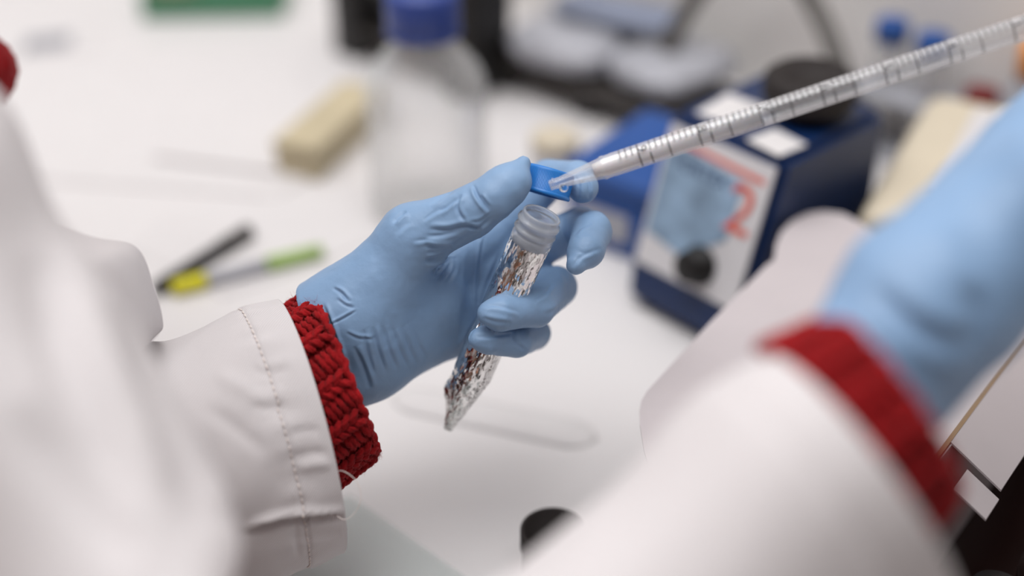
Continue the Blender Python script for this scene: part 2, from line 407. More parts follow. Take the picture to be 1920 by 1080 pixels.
# ------------------------------------------------------------------ the setting
WA, WB = desk(820, -20), desk(1920, 330)
WD = (WB - WA) / np.linalg.norm(WB - WA)            # along the wall
WN = np.array([WD[1], -WD[0], 0.0]); WN = WN if WN[1] < 0 else -WN   # out of the wall, to the person
BENCH_D = 0.63
def setting():
    def rect(c0, c1, s0, s1, z0, z1):     # box between offsets along WN and WD
        V = [WA + WN * c + WD * s + np.array([0, 0, z]) for z in (z0, z1) for c, s in ((c0, s0), (c1, s0), (c1, s1), (c0, s1))]
        return V, [(0, 1, 2, 3), (7, 6, 5, 4), (0, 4, 5, 1), (1, 5, 6, 2), (2, 6, 7, 3), (3, 7, 4, 0)]
    b = empty('lab_bench', WA + WN * 0.3 + WD * 0.2 + np.array([0, 0, -0.8]), 'long white laminate lab bench under the gloved hands', 'bench')
    for nm, a in (('worktop', (0.0, BENCH_D, -1.6, 1.4, -0.03, 0)), ('base_cabinet', (0.02, BENCH_D - 0.12, -1.5, 1.3, -0.8, -0.03))):
        V, Fc = rect(*a); mesh(nm, V, Fc, M['bench'], b, smooth=False)
    V, Fc = rect(-0.1, 0.0, -2.2, 2.0, -0.8, 1.8)
    tag(mesh('wall_back', V, Fc, M['wall'], None, False), kind='structure')
    V, Fc = rect(2.3, 2.4, -2.2, 2.0, -0.8, 1.8)
    tag(mesh('added_wall_front', V, Fc, M['wallwarm'], None, False), kind='structure')  # unseen wall added to block ambient light and tint foil reflections
    V, Fc = rect(0.0, 2.3, 1.5, 1.6, -0.8, 1.8)
    tag(mesh('added_wall_right', V, Fc, M['walldark'], None, False), kind='structure')  # unseen dark wall added to keep right-facing sides in shade
    V, Fc = rect(-0.1, 2.6, -2.2, 2.0, -0.82, -0.8)
    tag(mesh('floor', V, Fc, M['floor'], None, False), kind='structure')
setting()

# ------------------------------------------------------------------ the person
person_loc = cs_world(np.array([cs(-400, 700, 0.55)]))[0]

def hand_left():
    f = Field((-88, -55, -60), (46, 62, 45), 0.75)
    c = cs
    wrist0, wrist1 = c(560, 668, .566), c(650, 640, .566)
    # wrist: broad in the image, thinner in depth -> two capsules
    palm = smin(f.cap(c(520, 635, .564), c(664, 590, .566), 16.5, 19), f.cap(c(560, 740, .566), c(690, 672, .572), 15.5, 16.5), 9)
    palm = smin(palm, f.cap(c(670, 590, .563), c(775, 448, .555), 20.5, 12.5), 9)            # thenar
    palm = smin(palm, f.cap(c(700, 610, .572), c(800, 560, .576), 20, 16), 9)
    palm = smin(palm, f.cap(c(690, 664, .573), c(832, 606, .588), 16.5, 14.5), 8)             # hypothenar
    for a, b in (((720, 560, .58), (905, 460, .592)), ((720, 590, .582), (905, 512, .594)), ((720, 620, .582), (895, 566, .594)), ((700, 640, .58), (868, 612, .594))):
        palm = smin(palm, f.cap(c(*a), c(*b), 11, 10.0), 7)
    # thumb
    th = smin(f.cap(c(775, 445, .553), c(888, 396, .545), 12.6, 9.6), f.cap(c(888, 394, .545), c(948, 348, .5435), 9.3, 8.2), 3)
    th = smin(th, f.cap(c(948, 347, .5435), c(981, 306, .545), 8.0, 3.0), 2)
    th = smin(th, f.cap(c(928, 372, .541), c(968, 340, .542), 7.8, 5.6), 4)
    palm = smin(palm, th, 6)
    web = f.cap(c(800, 520, .578), c(905, 445, .588), 9, 8.5)
    palm = smin(palm, web, 6)
    fingers = [
        [((905, 452, .590), 9.4), ((1028, 337, .596), 8.4), ((1082, 336, .580), 7.3), ((1093, 352, .566), 6.3)],
        [((905, 510, .592), 9.4), ((1086, 426, .592), 8.4), ((1110, 434, .569), 8.0), ((1098, 470, .557), 7.3), ((1080, 497, .552), 4.0)],
        [((895, 565, .592), 9.2), ((1043, 538, .587), 8.5), ((1005, 576, .561), 7.8), ((935, 588, .5475), 6.9), ((918, 588, .546), 5.0)],
        [((872, 614, .592), 8.6), ((1002, 626, .588), 6.6), ((968, 641, .565), 6.4), ((912, 637, .5535), 5.7), ((898, 636, .552), 4.2)],
    ]
    out = palm
    for k, ch in enumerate(fingers):
        caps = [f.cap(c(*ch[i][0]), c(*ch[i + 1][0]), ch[i][1], ch[i + 1][1]) for i in range(len(ch) - 1)]
        out = smin(out, caps[0], 4)
        g = caps[0]
        for q in caps[1:]: g = smin(g, q, 1.2)
        out = smin(out, g, 0.5)
    # the open end of the glove
    n = np.array([0.91, 0.40, 0.10])
    out = np.maximum(out, -f.plane(c(607, 655, .56), n))
    V, Fq = surface_nets(out, f.lo, f.h)
    V = relax(V, Fq, 3, 0.45)
    N = vnormals(V, Fq)
    V = V + N * (np.array([noise.noise(Vector(p * 0.11)) for p in V]) * 0.35 + np.array([noise.noise(Vector(p * 0.3 + 7)) for p in V]) * 0.10)[:, None]
    V, Fq = subdivide(V, Fq)
    L = []
    def fold(pl, a, w_, off=(0, 0)):            # a crease with a raised lip beside it
        L.append((pl, -a, w_)); L.append(([(x + off[0], y + off[1]) for x, y in pl], a * .8, w_ * 1.3))
    # the web of the thumb
    L.append(([(905, 430), (880, 444), (858, 458), (846, 472)], -0.7, 6))
    fold([(849, 468), (828, 479), (797, 491)], 1.3, 4.5, (2, 9))
    fold([(846, 478), (828, 499), (806, 514)], 1.0, 3.5, (4, 6))
    fold([(846, 482), (838, 507), (818, 530)], 1.2, 4.0, (7, 3))
    fold([(852, 482), (850, 505), (838, 532)], 0.6, 4.0, (7, 2))
    fold([(849, 462), (825, 464), (796, 459)], 1.1, 4.5, (0, -8))
    fold([(846, 466), (820, 472), (800, 474)], 0.7, 3.5, (0, 6))
    fold([(805, 430), (838, 431), (870, 424), (902, 431)], 0.9, 4.5, (0, -8))
    fold([(800, 443), (830, 441), (862, 432)], 0.6, 4.0, (0, 6))
    fold([(775, 452), (800, 450), (822, 452)], 0.4, 4.0, (0, 6))
    # thumb joint
    fold([(888, 347), (896, 368), (917, 396)], 0.9, 2.8, (-5, 4))
    fold([(900, 366), (908, 376), (917, 388)], 0.5, 2.2, (4, -3))
    fold([(864, 364), (857, 386), (862, 402), (872, 414)], 0.8, 3.6, (7, -1))
    fold([(872, 420), (895, 428), (922, 408)], 0.6, 3.2, (1, 6))
    fold([(880, 416), (900, 414), (920, 398)], 0.4, 3.0, (0, -5))
    fold([(806, 383), (830, 370), (852, 357)], 0.55, 3.5, (3, 6))
    fold([(824, 398), (842, 384), (862, 368)], 0.6, 3.5, (4, 5))
    fold([(793, 414), (815, 398), (836, 388)], 0.4, 4.0, (3, 6))
    fold([(737, 418), (748, 406), (762, 396)], 0.9, 4.0, (5, 5))
    fold([(742, 440), (752, 428), (770, 415)], 0.3, 5.0, (5, 5))
    # palm
    fold([(908, 438), (902, 475), (897, 515), (895, 580)], 0.6, 3.0, (-5, 0))
    fold([(936, 480), (915, 530), (905, 565)], 0.5, 4.0, (-6, -1))
    fold([(880, 470), (876, 520), (882, 585)], 0.35, 6.0, (-8, 0))
    fold([(893, 600), (880, 625), (866, 652)], 0.8, 4.0, (-6, -2))
    fold([(870, 560), (868, 600), (858, 640)], 0.35, 6.0, (-8, 0))
    # wrist
    for x0, y0, x1, y1, a in [(682, 618, 700, 700, .5), (700, 612, 722, 694, .6), (718, 610, 744, 692, .55), (738, 616, 764, 686, .5), (758, 622, 782, 682, .35), (778, 622, 800, 672, .25)]:
        fold([(x0, y0), ((x0 + x1) / 2 - 2, (y0 + y1) / 2), (x1, y1)], a, 4.0, (7, -1))
    fold([(622, 608), (645, 596), (667, 583)], 0.6, 2.0, (-1, -4))
    fold([(606, 572), (614, 592), (622, 615), (634, 650), (650, 700)], 1.1, 3.0, (6, -2))
    fold([(624, 540), (640, 549), (654, 566)], 0.7, 3.0, (4, -3))
    fold([(632, 560), (648, 572), (664, 577)], 0.5, 3.0, (0, -5))
    fold([(650, 624), (672, 634), (700, 636)], 0.5, 3.0, (0, -5))
    fold([(664, 650), (682, 690), (694, 728)], 0.9, 5.0, (8, -2))
    # fingers
    fold([(1074, 502), (1086, 484), (1110, 473)], 0.35, 3.5, (4, 5))
    fold([(1080, 470), (1098, 474), (1128, 466)], 0.25, 4.0, (0, 6))
    fold([(1077, 440), (1090, 426), (1110, 420)], 0.5, 4.0, (4, 4))
    fold([(905, 574), (935, 574), (975, 586)], 0.35, 4.0, (0, 6))
    fold([(905, 596), (930, 603), (960, 606)], 0.4, 4.0, (0, -6))
    fold([(1002, 562), (1020, 552), (1036, 532)], 0.5, 4.0, (5, 4))
    fold([(1050, 508), (1062, 524), (1064, 548)], 0.3, 5.0, (-7, 1))
    fold([(1020, 590), (1045, 580), (1066, 560)], 0.3, 5.0, (-2, -7))
    fold([(892, 632), (925, 630), (960, 626)], 0.4, 4.0, (0, 6))
    fold([(958, 622), (966, 640), (984, 656)], 0.5, 3.5, (6, -2))
    fold([(1094, 326), (1104, 345), (1104, 372)], 0.5, 3.0, (6, 0))
    fold([(1076, 330), (1086, 345), (1084, 372)], 0.3, 3.0, (5, 0))
    V = wrinkles(V, Fq, L)
    return cs_world(V), Fq

def hand_right():
    f = Field((74, -62, 84), (238, 105, 222), 1.35)
    c = cs
    palm = smin(f.cap(c(1610, 700, .392), c(1720, 560, .397), 19, 20), f.cap(c(1660, 760, .40), c(1800, 560, .405), 16, 18), 10)
    palm = smin(palm, f.cap(c(1735, 560, .40), c(1985, 290, .425), 22.5, 20.5), 10)
    palm = smin(palm, f.cap(c(1800, 560, .405), c(1975, 360, .395), 18, 17), 10)
    mc = [((2080, 205, .455), (2060, 60, .468), (2120, 5, .452), (2165, 30, .442)), ((2085, 225, .437), (2068, 70, .447), (2135, 5, .432), (2180, 45, .424)),
          ((2085, 250, .418), (2078, 95, .427), (2148, 30, .412), (2190, 75, .404)), ((2075, 285, .400), (2090, 150, .408), (2155, 85, .394), (2190, 125, .388))]
    out = palm
    for a, b, d, e in mc:
        out = smin(out, f.cap(c(1950, 330, .415), c(*a), 12, 9.5), 6)
        g = smin(f.cap(c(*a), c(*b), 9.5, 8.5), smin(f.cap(c(*b), c(*d), 8.5, 7.6), f.cap(c(*d), c(*e), 7.6, 6), 1.5), 1.5)
        out = smin(out, g, 1.0)
    th = smin(f.cap(c(1880, 330, .438), c(1990, 180, .470), 14, 10.5), f.cap(c(1990, 180, .470), c(2100, 120, .486), 10.5, 7), 2)
    out = smin(out, th, 7)
    n = np.array([0.62, 0.74, 0.32])
    out = np.maximum(out, -f.plane(c(1636, 704, .392), n))
    V, Fq = surface_nets(out, f.lo, f.h)
    V = relax(V, Fq, 3, 0.45); N = vnormals(V, Fq)
    V = V + N * (np.array([noise.noise(Vector(p * 0.09)) for p in V]) * 0.7)[:, None]
    L = [([(1640, 540), (1700, 600), (1790, 650)], -1.3, 16), ([(1660, 510), (1740, 590), (1820, 620)], 1.0, 16), ([(1610, 570), (1690, 640), (1790, 690)], 1.2, 14),
         ([(1720, 450), (1790, 540), (1850, 580)], -0.8, 18), ([(1820, 540), (1840, 600), (1800, 660)], -1.6, 18)]
    V = wrinkles(V, Fq, L, 8)
    return cs_world(V), Fq

def ring_pts(spec, n):
    """spec: (cx, cy, d), (mx, my) half major in px, (nx, ny) px shift of the near side, half depth m"""
    (cx, cy, d), (mx, my), (nx, ny), dh = spec
    out = []
    for k in range(n):
        a = 2 * math.pi * k / n; ca, sa = math.cos(a), math.sin(a)
        dd = d - dh * sa
        s = d / dd      # keep the true size while the depth changes
        out.append(cs(960 + (cx + mx * ca + nx * sa - 960) * s if False else cx + (mx * ca) * 1.0 + nx * sa, cy + my * ca + ny * sa, dd))
    return np.array(out)
def sleeve(specs, n, per, fold, lines, thick=1.3, inner_rows=10):
    R = [ring_pts(s, n) for s in specs]
    G = np.array(catmull(R, per))                       # rows, n, 3 in mm
    rows = len(G)
    # distance along and around (mm) for the folds and the weave
    sl = np.concatenate([np.zeros((1, n)), np.cumsum(np.linalg.norm(np.diff(G, axis=0), axis=2), axis=0)])
    ar = np.linalg.norm(np.roll(G, -1, 1) - G, axis=2); au = np.concatenate([np.zeros((rows, 1)), np.cumsum(ar, axis=1)[:, :-1]], 1)
    idx = np.arange(rows * n).reshape(rows, n)
    Fq = np.stack([idx[:-1], np.roll(idx, -1, 1)[:-1], np.roll(idx, -1, 1)[1:], idx[1:]], -1).reshape(-1, 4)
    V = G.reshape(-1, 3); N = vnormals(V, Fq)
    cen = np.repeat(G.mean(1), n, 0)
    if (N * (V - cen)).sum(1).mean() < 0: Fq = Fq[:, ::-1]; N = -N
    D = np.array([fold(u, s, p) for u, s, p in zip(np.tile(np.arange(n) / n, rows), sl.ravel(), V)])
    V = V + N * D[:, None]
    V = wrinkles(V, Fq, lines, 12)
    N = vnormals(V, Fq)
    uv = np.stack([np.repeat(au[:1], rows, 0).ravel() / 1000, sl.ravel() / 1000], 1)
    # inner face of the hem, joined round the edge
    m = inner_rows
    Vi = (V - N * thick)[:m * n]; base = len(V)
    Fi = np.stack([idx[:m - 1], idx[1:m], np.roll(idx, -1, 1)[1:m], np.roll(idx, -1, 1)[:m - 1]], -1).reshape(-1, 4)
    flip = Fq[0][1] != idx[0][1]
    Fi = Fi[:, ::-1] if flip else Fi
    edge = np.stack([idx[0], idx[0] + base, np.roll(idx[0], -1) + base, np.roll(idx[0], -1)], -1)
    edge = edge[:, ::-1] if flip else edge
    Va = np.concatenate([V, Vi]); Fa = np.concatenate([Fq, Fi + base, edge]); uva = np.concatenate([uv, uv[:m * n]])
    return Va, Fa, uva, V.reshape(rows, n, 3), N.reshape(rows, n, 3), sl
def sleeve_obj(name, Va, Fa, uva, parent):
    o = quads_object(name, cs_world(Va), Fa, M['twill'], parent)
    me = o.data; l = me.uv_layers.new(name='UVMap'); ix = np.empty(len(me.loops), np.int32); me.loops.foreach_get('vertex_index', ix)
    l.data.foreach_set('uv', uva.astype(np.float32)[ix].ravel())
    return o

def nz(x, y, z=0.0): return noise.noise(Vector((x, y, z)))

def knit_cuff(A, B, blocks, parent, yarn_r, fine, fuzz_n, seed, slen):
    """knitted cuff between ring specs A (inside the sleeve) and B (open end)"""
    n = 120; RA, RB = ring_pts(A, n), ring_pts(B, n); rnd = random.Random(seed)
    cen = (RA.mean(0) + RB.mean(0)) / 2
    Lm = np.linalg.norm(RB - RA, axis=1).mean()
    def S(u, s, hgt=0.0):        # s in mm measured back from the open end
        x = (u % 1) * n; i = int(x) % n; t = x - int(x); j = (i + 1) % n
        a = RA[i] * (1 - t) + RA[j] * t; b = RB[i] * (1 - t) + RB[j] * t
        L = np.linalg.norm(a - b); q = s / L
        p = b * (1 - q) + a * q
        c = RB.mean(0) * (1 - q) + RA.mean(0) * q; r = p - c; ax = (a - b) / L; r = r - ax * (r @ ax)
        return p + r / (np.linalg.norm(r) + 1e-9) * hgt
    # ground fabric with an inner face
    rows = 14; V = []; Fc = []
    prof = [(-3.0, slen * .7)] + [(-2.6, s) for s in (slen * .5, slen * .28, 4, 0.6)] + [(-0.6, 0.0)] + [(0.2, s) for s in (0.8, 4, slen * .3, slen * .5, slen * .75, slen)]
    for hgt, s in prof:
        for k in range(n):
            V.append(S(k / n, s, hgt + 0.25 * math.sin(k * 2 * math.pi * blocks / n)))
    for i in range(len(prof) - 1):
        for k in range(n): Fc.append((i * n + k, i * n + (k + 1) % n, (i + 1) * n + (k + 1) % n, (i + 1) * n + k))
    g = mesh('sweater_cuff', cs_world(np.array(V)), Fc, M['knit_base'], parent)
    # yarn
    V, Fc = [], []; ns = 15 if fine else 6; np_ = 14 if fine else 5; tw = 1.9
    def strand(u0, s0, u1, s1, h0, bulge, r):
        pts = [];
        for k in range(np_):
            t = k / (np_ - 1)
            pts.append(S(u0 + (u1 - u0) * t, s0 + (s1 - s0) * t + 0.5 * math.sin(t * math.pi) * (rnd.random() - .5), h0 + bulge * math.sin(math.pi * t)))
        tube_geo(pts, [r * (0.62 + 0.38 * math.sin(math.pi * (k + .6) / (np_ + .2)) ** .6) for k in range(np_)], ns, tw, 4 if fine else 3, V, Fc)
    st = yarn_r * 2.55
    for j in range(blocks):
        u0 = (j + rnd.uniform(-.06, .06)) / blocks; du = 1.0 / blocks
        s = 0.8
        while s < slen - 3:                                  # raised cord lying along the arm
            jr = rnd.uniform(-.4, .4)
            strand(u0 - 0.20 * du, s + jr, u0 + 0.02 * du, s + st * 1.35 + jr, 0.7, 0.9 * yarn_r, yarn_r)
            strand(u0 + 0.20 * du, s + st * .5 + jr, u0 - 0.02 * du, s + st * 1.8 + jr, 0.7, 0.9 * yarn_r, yarn_r)
            s += st * 1.02
        s = 0.6
        while s < slen - 3:                                  # long stitches in the hollow between two cords
            jr = rnd.uniform(-.5, .5)
            strand(u0 + 0.24 * du, s + jr, u0 + rnd.uniform(.72, .84) * du, s + yarn_r * 2.2 + jr, -0.2, 1.0 * yarn_r, yarn_r * rnd.uniform(.8, .95))
            s += yarn_r * 1.9
    pts = [S(k / 200, 0.4 + 0.5 * math.sin(k * 0.9), 0.1 + 0.35 * math.sin(k * 2 * math.pi * 3 * blocks / 200)) for k in range(201)]   # cast-on edge
    tube_geo(pts, yarn_r * 0.95, ns + 3, tw, 3, V, Fc)
    y = mesh('yarn_stitches', cs_world(np.array(V)), Fc, M['knit'], g); y['kind'] = 'stuff'
    # loose fibres
    V, Fc = [], []
    for _ in range(fuzz_n):
        u, s = rnd.random(), abs(rnd.gauss(0, 9)); p = S(u, s, yarn_r * 1.4); q = S(u, s, yarn_r * 1.4 + 3) - p
        dirv = q / 3 * .6 + np.array([rnd.gauss(0, .7) for _ in range(3)]); L = rnd.uniform(.5, 1.7)
        mid = p + dirv * L * .5 + np.array([rnd.gauss(0, .3) for _ in range(3)])
        tube_geo([p, mid, p + dirv * L + np.array([rnd.gauss(0, .4) for _ in range(3)])], [0.045, 0.035, 0.02], 3, V=V, Fc=Fc, capends=False)
    if V:
        z = mesh('wool_fuzz', cs_world(np.array(V)), Fc, M['fuzz'], g); z['kind'] = 'stuff'
    return g, S

def build_person():
    # body: one continuous skin surface under the clothes
    tc = lambda p: np.array([(np.array(p) - CAMP) @ RGT * 1000, (np.array(p) - CAMP) @ UPV * 1000, 560 - (np.array(p) - CAMP) @ FWD * 1000])
    SR, SL = np.array((-.20, .335, .235)), np.array((-.41, .555, .235))
    waist = np.array((-.45, .33, -.12)); chest = (SR + SL) / 2 + np.array((-.01, -.01, -.06))
    neck = (SR + SL) / 2 + np.array((.0, .0, .05)); head = neck + np.array((.055, .065, .135))
    f = Field((-560, -420, -420), (280, 330, 260), 7.0)
    b = f.cap(tc(waist), tc(chest), 125, 105)
    b = smin(b, f.cap(tc(SR + (SL - SR) * .12), tc(SL - (SL - SR) * .12), 45, 45), 40)
    b = smin(b, f.cap(tc(neck), tc(head - np.array((.02, .02, .04))), 48, 44), 20)
    b = smin(b, f.ell(tc(head), (76, 100, 88)), 14)
    fd = np.array((.634, .774, -.25)); fd /= np.linalg.norm(fd); sd = np.array((-.774, .634, 0)); ud = np.cross(fd, sd) * -1
    ud = ud if ud[2] > 0 else -ud
    b = smin(b, f.cap(tc(head + fd * .085 + ud * .01), tc(head + fd * .102 - ud * .018), 8, 12), 9)             # nose
    b = smin(b, f.cap(tc(head + fd * .06 - ud * .085), tc(head + fd * .07 - ud * .06), 22, 20), 18)              # chin
    for s_ in (-1, 1):
        b = smin(b, f.cap(tc(head + sd * .076 * s_ + ud * .015), tc(head + sd * .078 * s_ - ud * .02), 9, 7), 5)  # ears
    for s_ in (SR, SL):
        pass
    ch = [tc(SR), cs(-170, 582, .43), cs(0, 862, .42), cs(170, 1190, .408), cs(470, 1470, .39), cs(980, 1430, .395), cs(1300, 1215, .40), cs(1690, 660, .400)]
    rr = [38, 33, 31, 30, 29, 28, 27, 16]
    for k in range(len(ch) - 1): b = smin(b, f.cap(ch[k], ch[k + 1], rr[k], rr[k + 1]), 10)
    ch = [tc(SL), cs(-300, 410, .55), cs(0, 690, .55), cs(110, 800, .556), cs(250, 850, .560), cs(640, 665, .568)]
    rr = [34, 30, 28, 27, 27, 15]
    for k in range(len(ch) - 1): b = smin(b, f.cap(ch[k], ch[k + 1], rr[k], rr[k + 1]), 10)
    V, Fq = surface_nets(b, f.lo, f.h); V = relax(V, Fq, 3, .4)
    body = quads_object('person', cs_world(V), Fq, M['skin'])
    tag(body, 'person in white lab coat, red knitted sweater and blue gloves, working over the bench', 'person')
    # hair
    f2 = Field(tc(head) - 150, tc(head) + 150, 5)
    h = np.maximum(f2.ell(tc(head - fd * .012 + ud * .012), (86, 108, 98)), -f2.plane(tc(head + fd * .045 + ud * .02), (tc(head + fd * -.8 + ud * .6) - tc(head))))
    V, Fq = surface_nets(h, f2.lo, f2.h); V = relax(V, Fq, 2, .4)
    quads_object('hair', cs_world(V), Fq, mat('brown_hair', srgb(70, 48, 36), 0.6, var=0.3), body)
    # coat body
    V, Fc = [], []; n = 72; bd = (SL - SR) / np.linalg.norm(SL - SR); fdh = np.array((.634, .774, 0))
    prof = [(-.5, .19, .15), (-.3, .19, .15), (-.12, .175, .14), (.0, .17, .135), (.10, .175, .13), (.18, .175, .115), (.235, .15, .085), (.262, .10, .07), (.285, .065, .062), (.30, .060, .058)]
    for i, (z, a, b_) in enumerate(prof):
        t = min(1, max(0, (z + .12) / .36)); c = waist * (1 - t) + ((SR + SL) / 2) * t
        for k in range(n):
            an = 2 * math.pi * k / n
            r = 1 + 0.035 * nz(6 * math.cos(an), 6 * math.sin(an), z * 4)
            V.append(np.array((c[0], c[1], z)) + bd * a * r * math.cos(an) + fdh * b_ * r * math.sin(an))
    for i in range(len(prof) - 1):
        for k in range(n): Fc.append((i * n + k, i * n + (k + 1) % n, (i + 1) * n + (k + 1) % n, (i + 1) * n + k))
    coat = mesh('lab_coat', V, Fc, M['twill'], body, uv=[(k % n * 0.015, V[k][2]) for k in range(len(V))])
    for s_ in (-1, 1):                                    # lapels
        V = []; 
        for k in range(9):
            t = k / 8; c = (SR + SL) / 2 * (1 - t * .45) + waist * t * .45; z = .27 - .26 * t
            q = np.array((c[0], c[1], z)) + fdh * (.085 + .06 * math.sin(min(1, t * 1.6) * 1.57)) + bd * s_ * (.02 + .02 * t)
            w_ = .055 * math.sin(math.pi * (t * .85 + .12))
            V += [q, q + bd * s_ * w_ - fdh * .02, q + bd * s_ * w_ - fdh * .026, q - fdh * .006]
        Fc = []
        for k in range(8):
            for j in range(4): Fc.append((k * 4 + j, k * 4 + (j + 1) % 4, k * 4 + 4 + (j + 1) % 4, k * 4 + 4 + j))
        mesh('lapel', V, Fc + [(0, 1, 2, 3), (35, 34, 33, 32)], M['twill'], coat, uv=[(0.3 + j * .01, j * .003) for j in range(36)])
    # sweater front showing beside the coat
    f3 = Field(cs(-420, 420, .66), cs(80, -120, .66) + np.array((0, 0, 130)), 3.0)
    e = f3.ell(cs(-136, 120, .63), (37, 20, 34))
    e = smin(e, f3.ell(cs(-120, 145, .63), (30, 22, 30)), 8)
    V, Fq = surface_nets(e, f3.lo, f3.h); N = vnormals(V, Fq)
    V = V + N * np.array([0.8 * math.sin(p[1] * 1.6) * math.sin(p[0] * 1.3 + p[2]) for p in V])[:, None]
    quads_object('sweater_front', cs_world(V), Fq, M['knit'], body)

    # ---- left arm
    Vg, Fg = hand_left()
    gl = quads_object('glove', Vg, Fg, M['glove'], body); gl['label'] = 'blue nitrile glove gripping the foil-wrapped tube'
    LS = [((582, 799, .558), (62, 236), (30, -6), .036), ((512, 822, .556), (68, 240), (24, -5), .038), ((390, 862, .552), (78, 226), (12, 0), .042),
          ((240, 850, .545), (20, 232), (0, 0), .046), ((115, 748, .536), (-195, 130), (0, 0), .046), ((40, 600, .53), (-222, 125), (0, 0), .046),
          ((-70, 560, .525), (-210, 120), (0, 0), .05), ((-300, 400, .52), (-150, 150), (0, 0), .05)]
    def foldL(u, s, p):
        e_ = 0.0
        st = math.exp(-((s - 15.2) / 1.1) ** 2)
        e_ -= 0.3 * st
        e_ += 1.5 * nz(u * 34, 0.03 * s, 1.0) * math.exp(-((s - 15.2) / 9.0) ** 2)
        e_ += 0.5 * nz(u * 70, 0.05 * s, 5.0) * math.exp(-((s - 15.2) / 5.0) ** 2)
        e_ += 2.6 * nz(u * 7, s * 0.016, 3.0) * min(1, s / 30.0)
        e_ += 0.7 * nz(u * 18 + s * .05, s * 0.03, 9.0) * min(1, s / 14.0)
        e_ += 0.45 * (1 if s < 14.5 else 0)
        if s > 90: e_ += 6.0 * nz(u * 5 + s * 0.01, s * 0.02, 2.0) * min(1, (s - 90) / 40)
        return e_
    LL = [([(455, 992), (500, 975), (560, 962), (645, 957)], 2.8, 8), ([(455, 1003), (500, 988), (560, 974), (645, 969)], -4.6, 6), ([(552, 975), (556, 1000), (560, 1045)], -0.9, 5),
          ([(540, 1010), (600, 1005), (640, 998)], -0.9, 9), ([(470, 760), (500, 765), (540, 760)], -0.8, 8), ([(470, 690), (500, 700), (545, 690)], -0.8, 9), ([(545, 860), (580, 850), (615, 848)], -1.0, 8),
          ([(560, 880), (590, 872), (622, 870)], 0.9, 8), ([(540, 815), (570, 808), (600, 806)], -0.7, 7), ([(380, 760), (440, 800), (500, 850)], -1.0, 16), ([(400, 700), (460, 730), (500, 760)], 1.0, 16)]
    Va, Fa, uva, G, N, sl = sleeve(LS, 200, 26, foldL, LL)
    slv = sleeve_obj('sleeve', Va, Fa, uva, body); slv['label'] = 'white twill lab coat sleeve with stitched hem'
    # hem stitching: single stitches along the seam
    n = G.shape[1]; V, Fc = [], []
    path = []
    for k in range(n):
        r = int(np.argmin(abs(sl[:, k] - 15.2))); path.append(G[r, k] + N[r, k] * 0.35)
    path.append(path[0]); path = np.array(catmull(path[:int(n * .5) + 4] , 5))
    cum = np.concatenate([[0], np.cumsum(np.linalg.norm(np.diff(path, axis=0), axis=1))]); x = 0.0; Ltot = cum[-1]
    nn = N.reshape(-1, 3)
    while x < Ltot - 3:
        q = [np.array([np.interp(x + dx, cum, path[:, a]) for a in range(3)]) for dx in (0, .7, 1.5, 2.2)]
        tube_geo(q, [0.2, 0.34, 0.34, 0.2], 6, V=V, Fc=Fc); x += 3.0
    mesh('hem_stitching', cs_world(np.array(V)), Fc, M['thread'], slv)
    # loose white thread at the hem
    pts = catmull([cs(625, 884, .528), cs(645, 884, .527), cs(668, 902, .526), cs(677, 930, .526), cs(668, 958, .527), cs(648, 974, .528), cs(632, 968, .529)], 8)
    V, Fc = tube_geo(pts, 0.15, 6); mesh('loose_thread', cs_world(np.array(V)), Fc, M['thread'], slv)
    cuff, S = knit_cuff(((505, 800, .560), (58, 158), (8, 0), .028), ((648, 698, .562), (60, 147), (6, 0), .029), 12, body, 1.45, True, 2600, 2, 30)
    cuff['label'] = 'red chunky knit cuff between the sleeve and the glove'
    # turned-out flap of the cuff at the lower edge
    # ---- right arm
    Vg, Fg = hand_right()
    gr = quads_object('glove', Vg, Fg, M['glove'], body); gr['label'] = 'blurred blue nitrile glove on the raised wrist'
    RS = [((1618, 912, .388), (186, 246), (44, -38), .042), ((1510, 992, .388), (200, 250), (35, -30), .045), ((1290, 1222, .386), (200, 262), (15, -10), .048),
          ((980, 1430, .378), (170, 290), (0, 0), .05), ((480, 1480, .37), (40, 330), (0, 0), .052), ((170, 1190, .388), (-270, 200), (0, 0), .052),
          ((0, 862, .40), (-290, 182), (0, 0), .052), ((-170, 582, .41), (-290, 162), (0, 0), .054), ((-300, 330, .41), (-300, 150), (0, 0), .054), ((-380, 180, .43), (-200, 150), (0, 0), .045)]
    def foldR(u, s, p):
        e_ = 2.2 * nz(u * 6, s * 0.014, 30.0) * min(1, s / 30.0) + 1.0 * nz(u * 14 + s * .02, s * .03, 41.0) * min(1, s / 20.0)
        if s > 200: e_ += 3.5 * nz(u * 9, s * 0.006, 12.0)
        e_ -= 0.5 * math.exp(-((s - 15.2) / 1.3) ** 2)
        return e_
    RL = [([(250, 560), (300, 760), (400, 1000)], -2.5, 40), ([(60, 480), (130, 700), (250, 950)], -4, 45), ([(120, 460), (200, 680), (320, 920)], 3, 40), ([(40, 760), (120, 880), (260, 1060)], -3.5, 50)]
    Va, Fa, uva, G, N, sl = sleeve(RS, 160, 20, foldR, RL)
    slr = sleeve_obj('sleeve', Va, Fa, uva, body); slr['label'] = 'blurred white lab coat sleeve close to the camera'
    cuff2, _ = knit_cuff(((1550, 858, .392), (136, 192), (18, -14), .031), ((1677, 765, .394), (116, 163), (30, -24), .030), 14, body, 1.5, False, 0, 3, 21)
    cuff2['label'] = 'blurred red knit cuff below the raised glove'
    return body
PERSON = build_person()

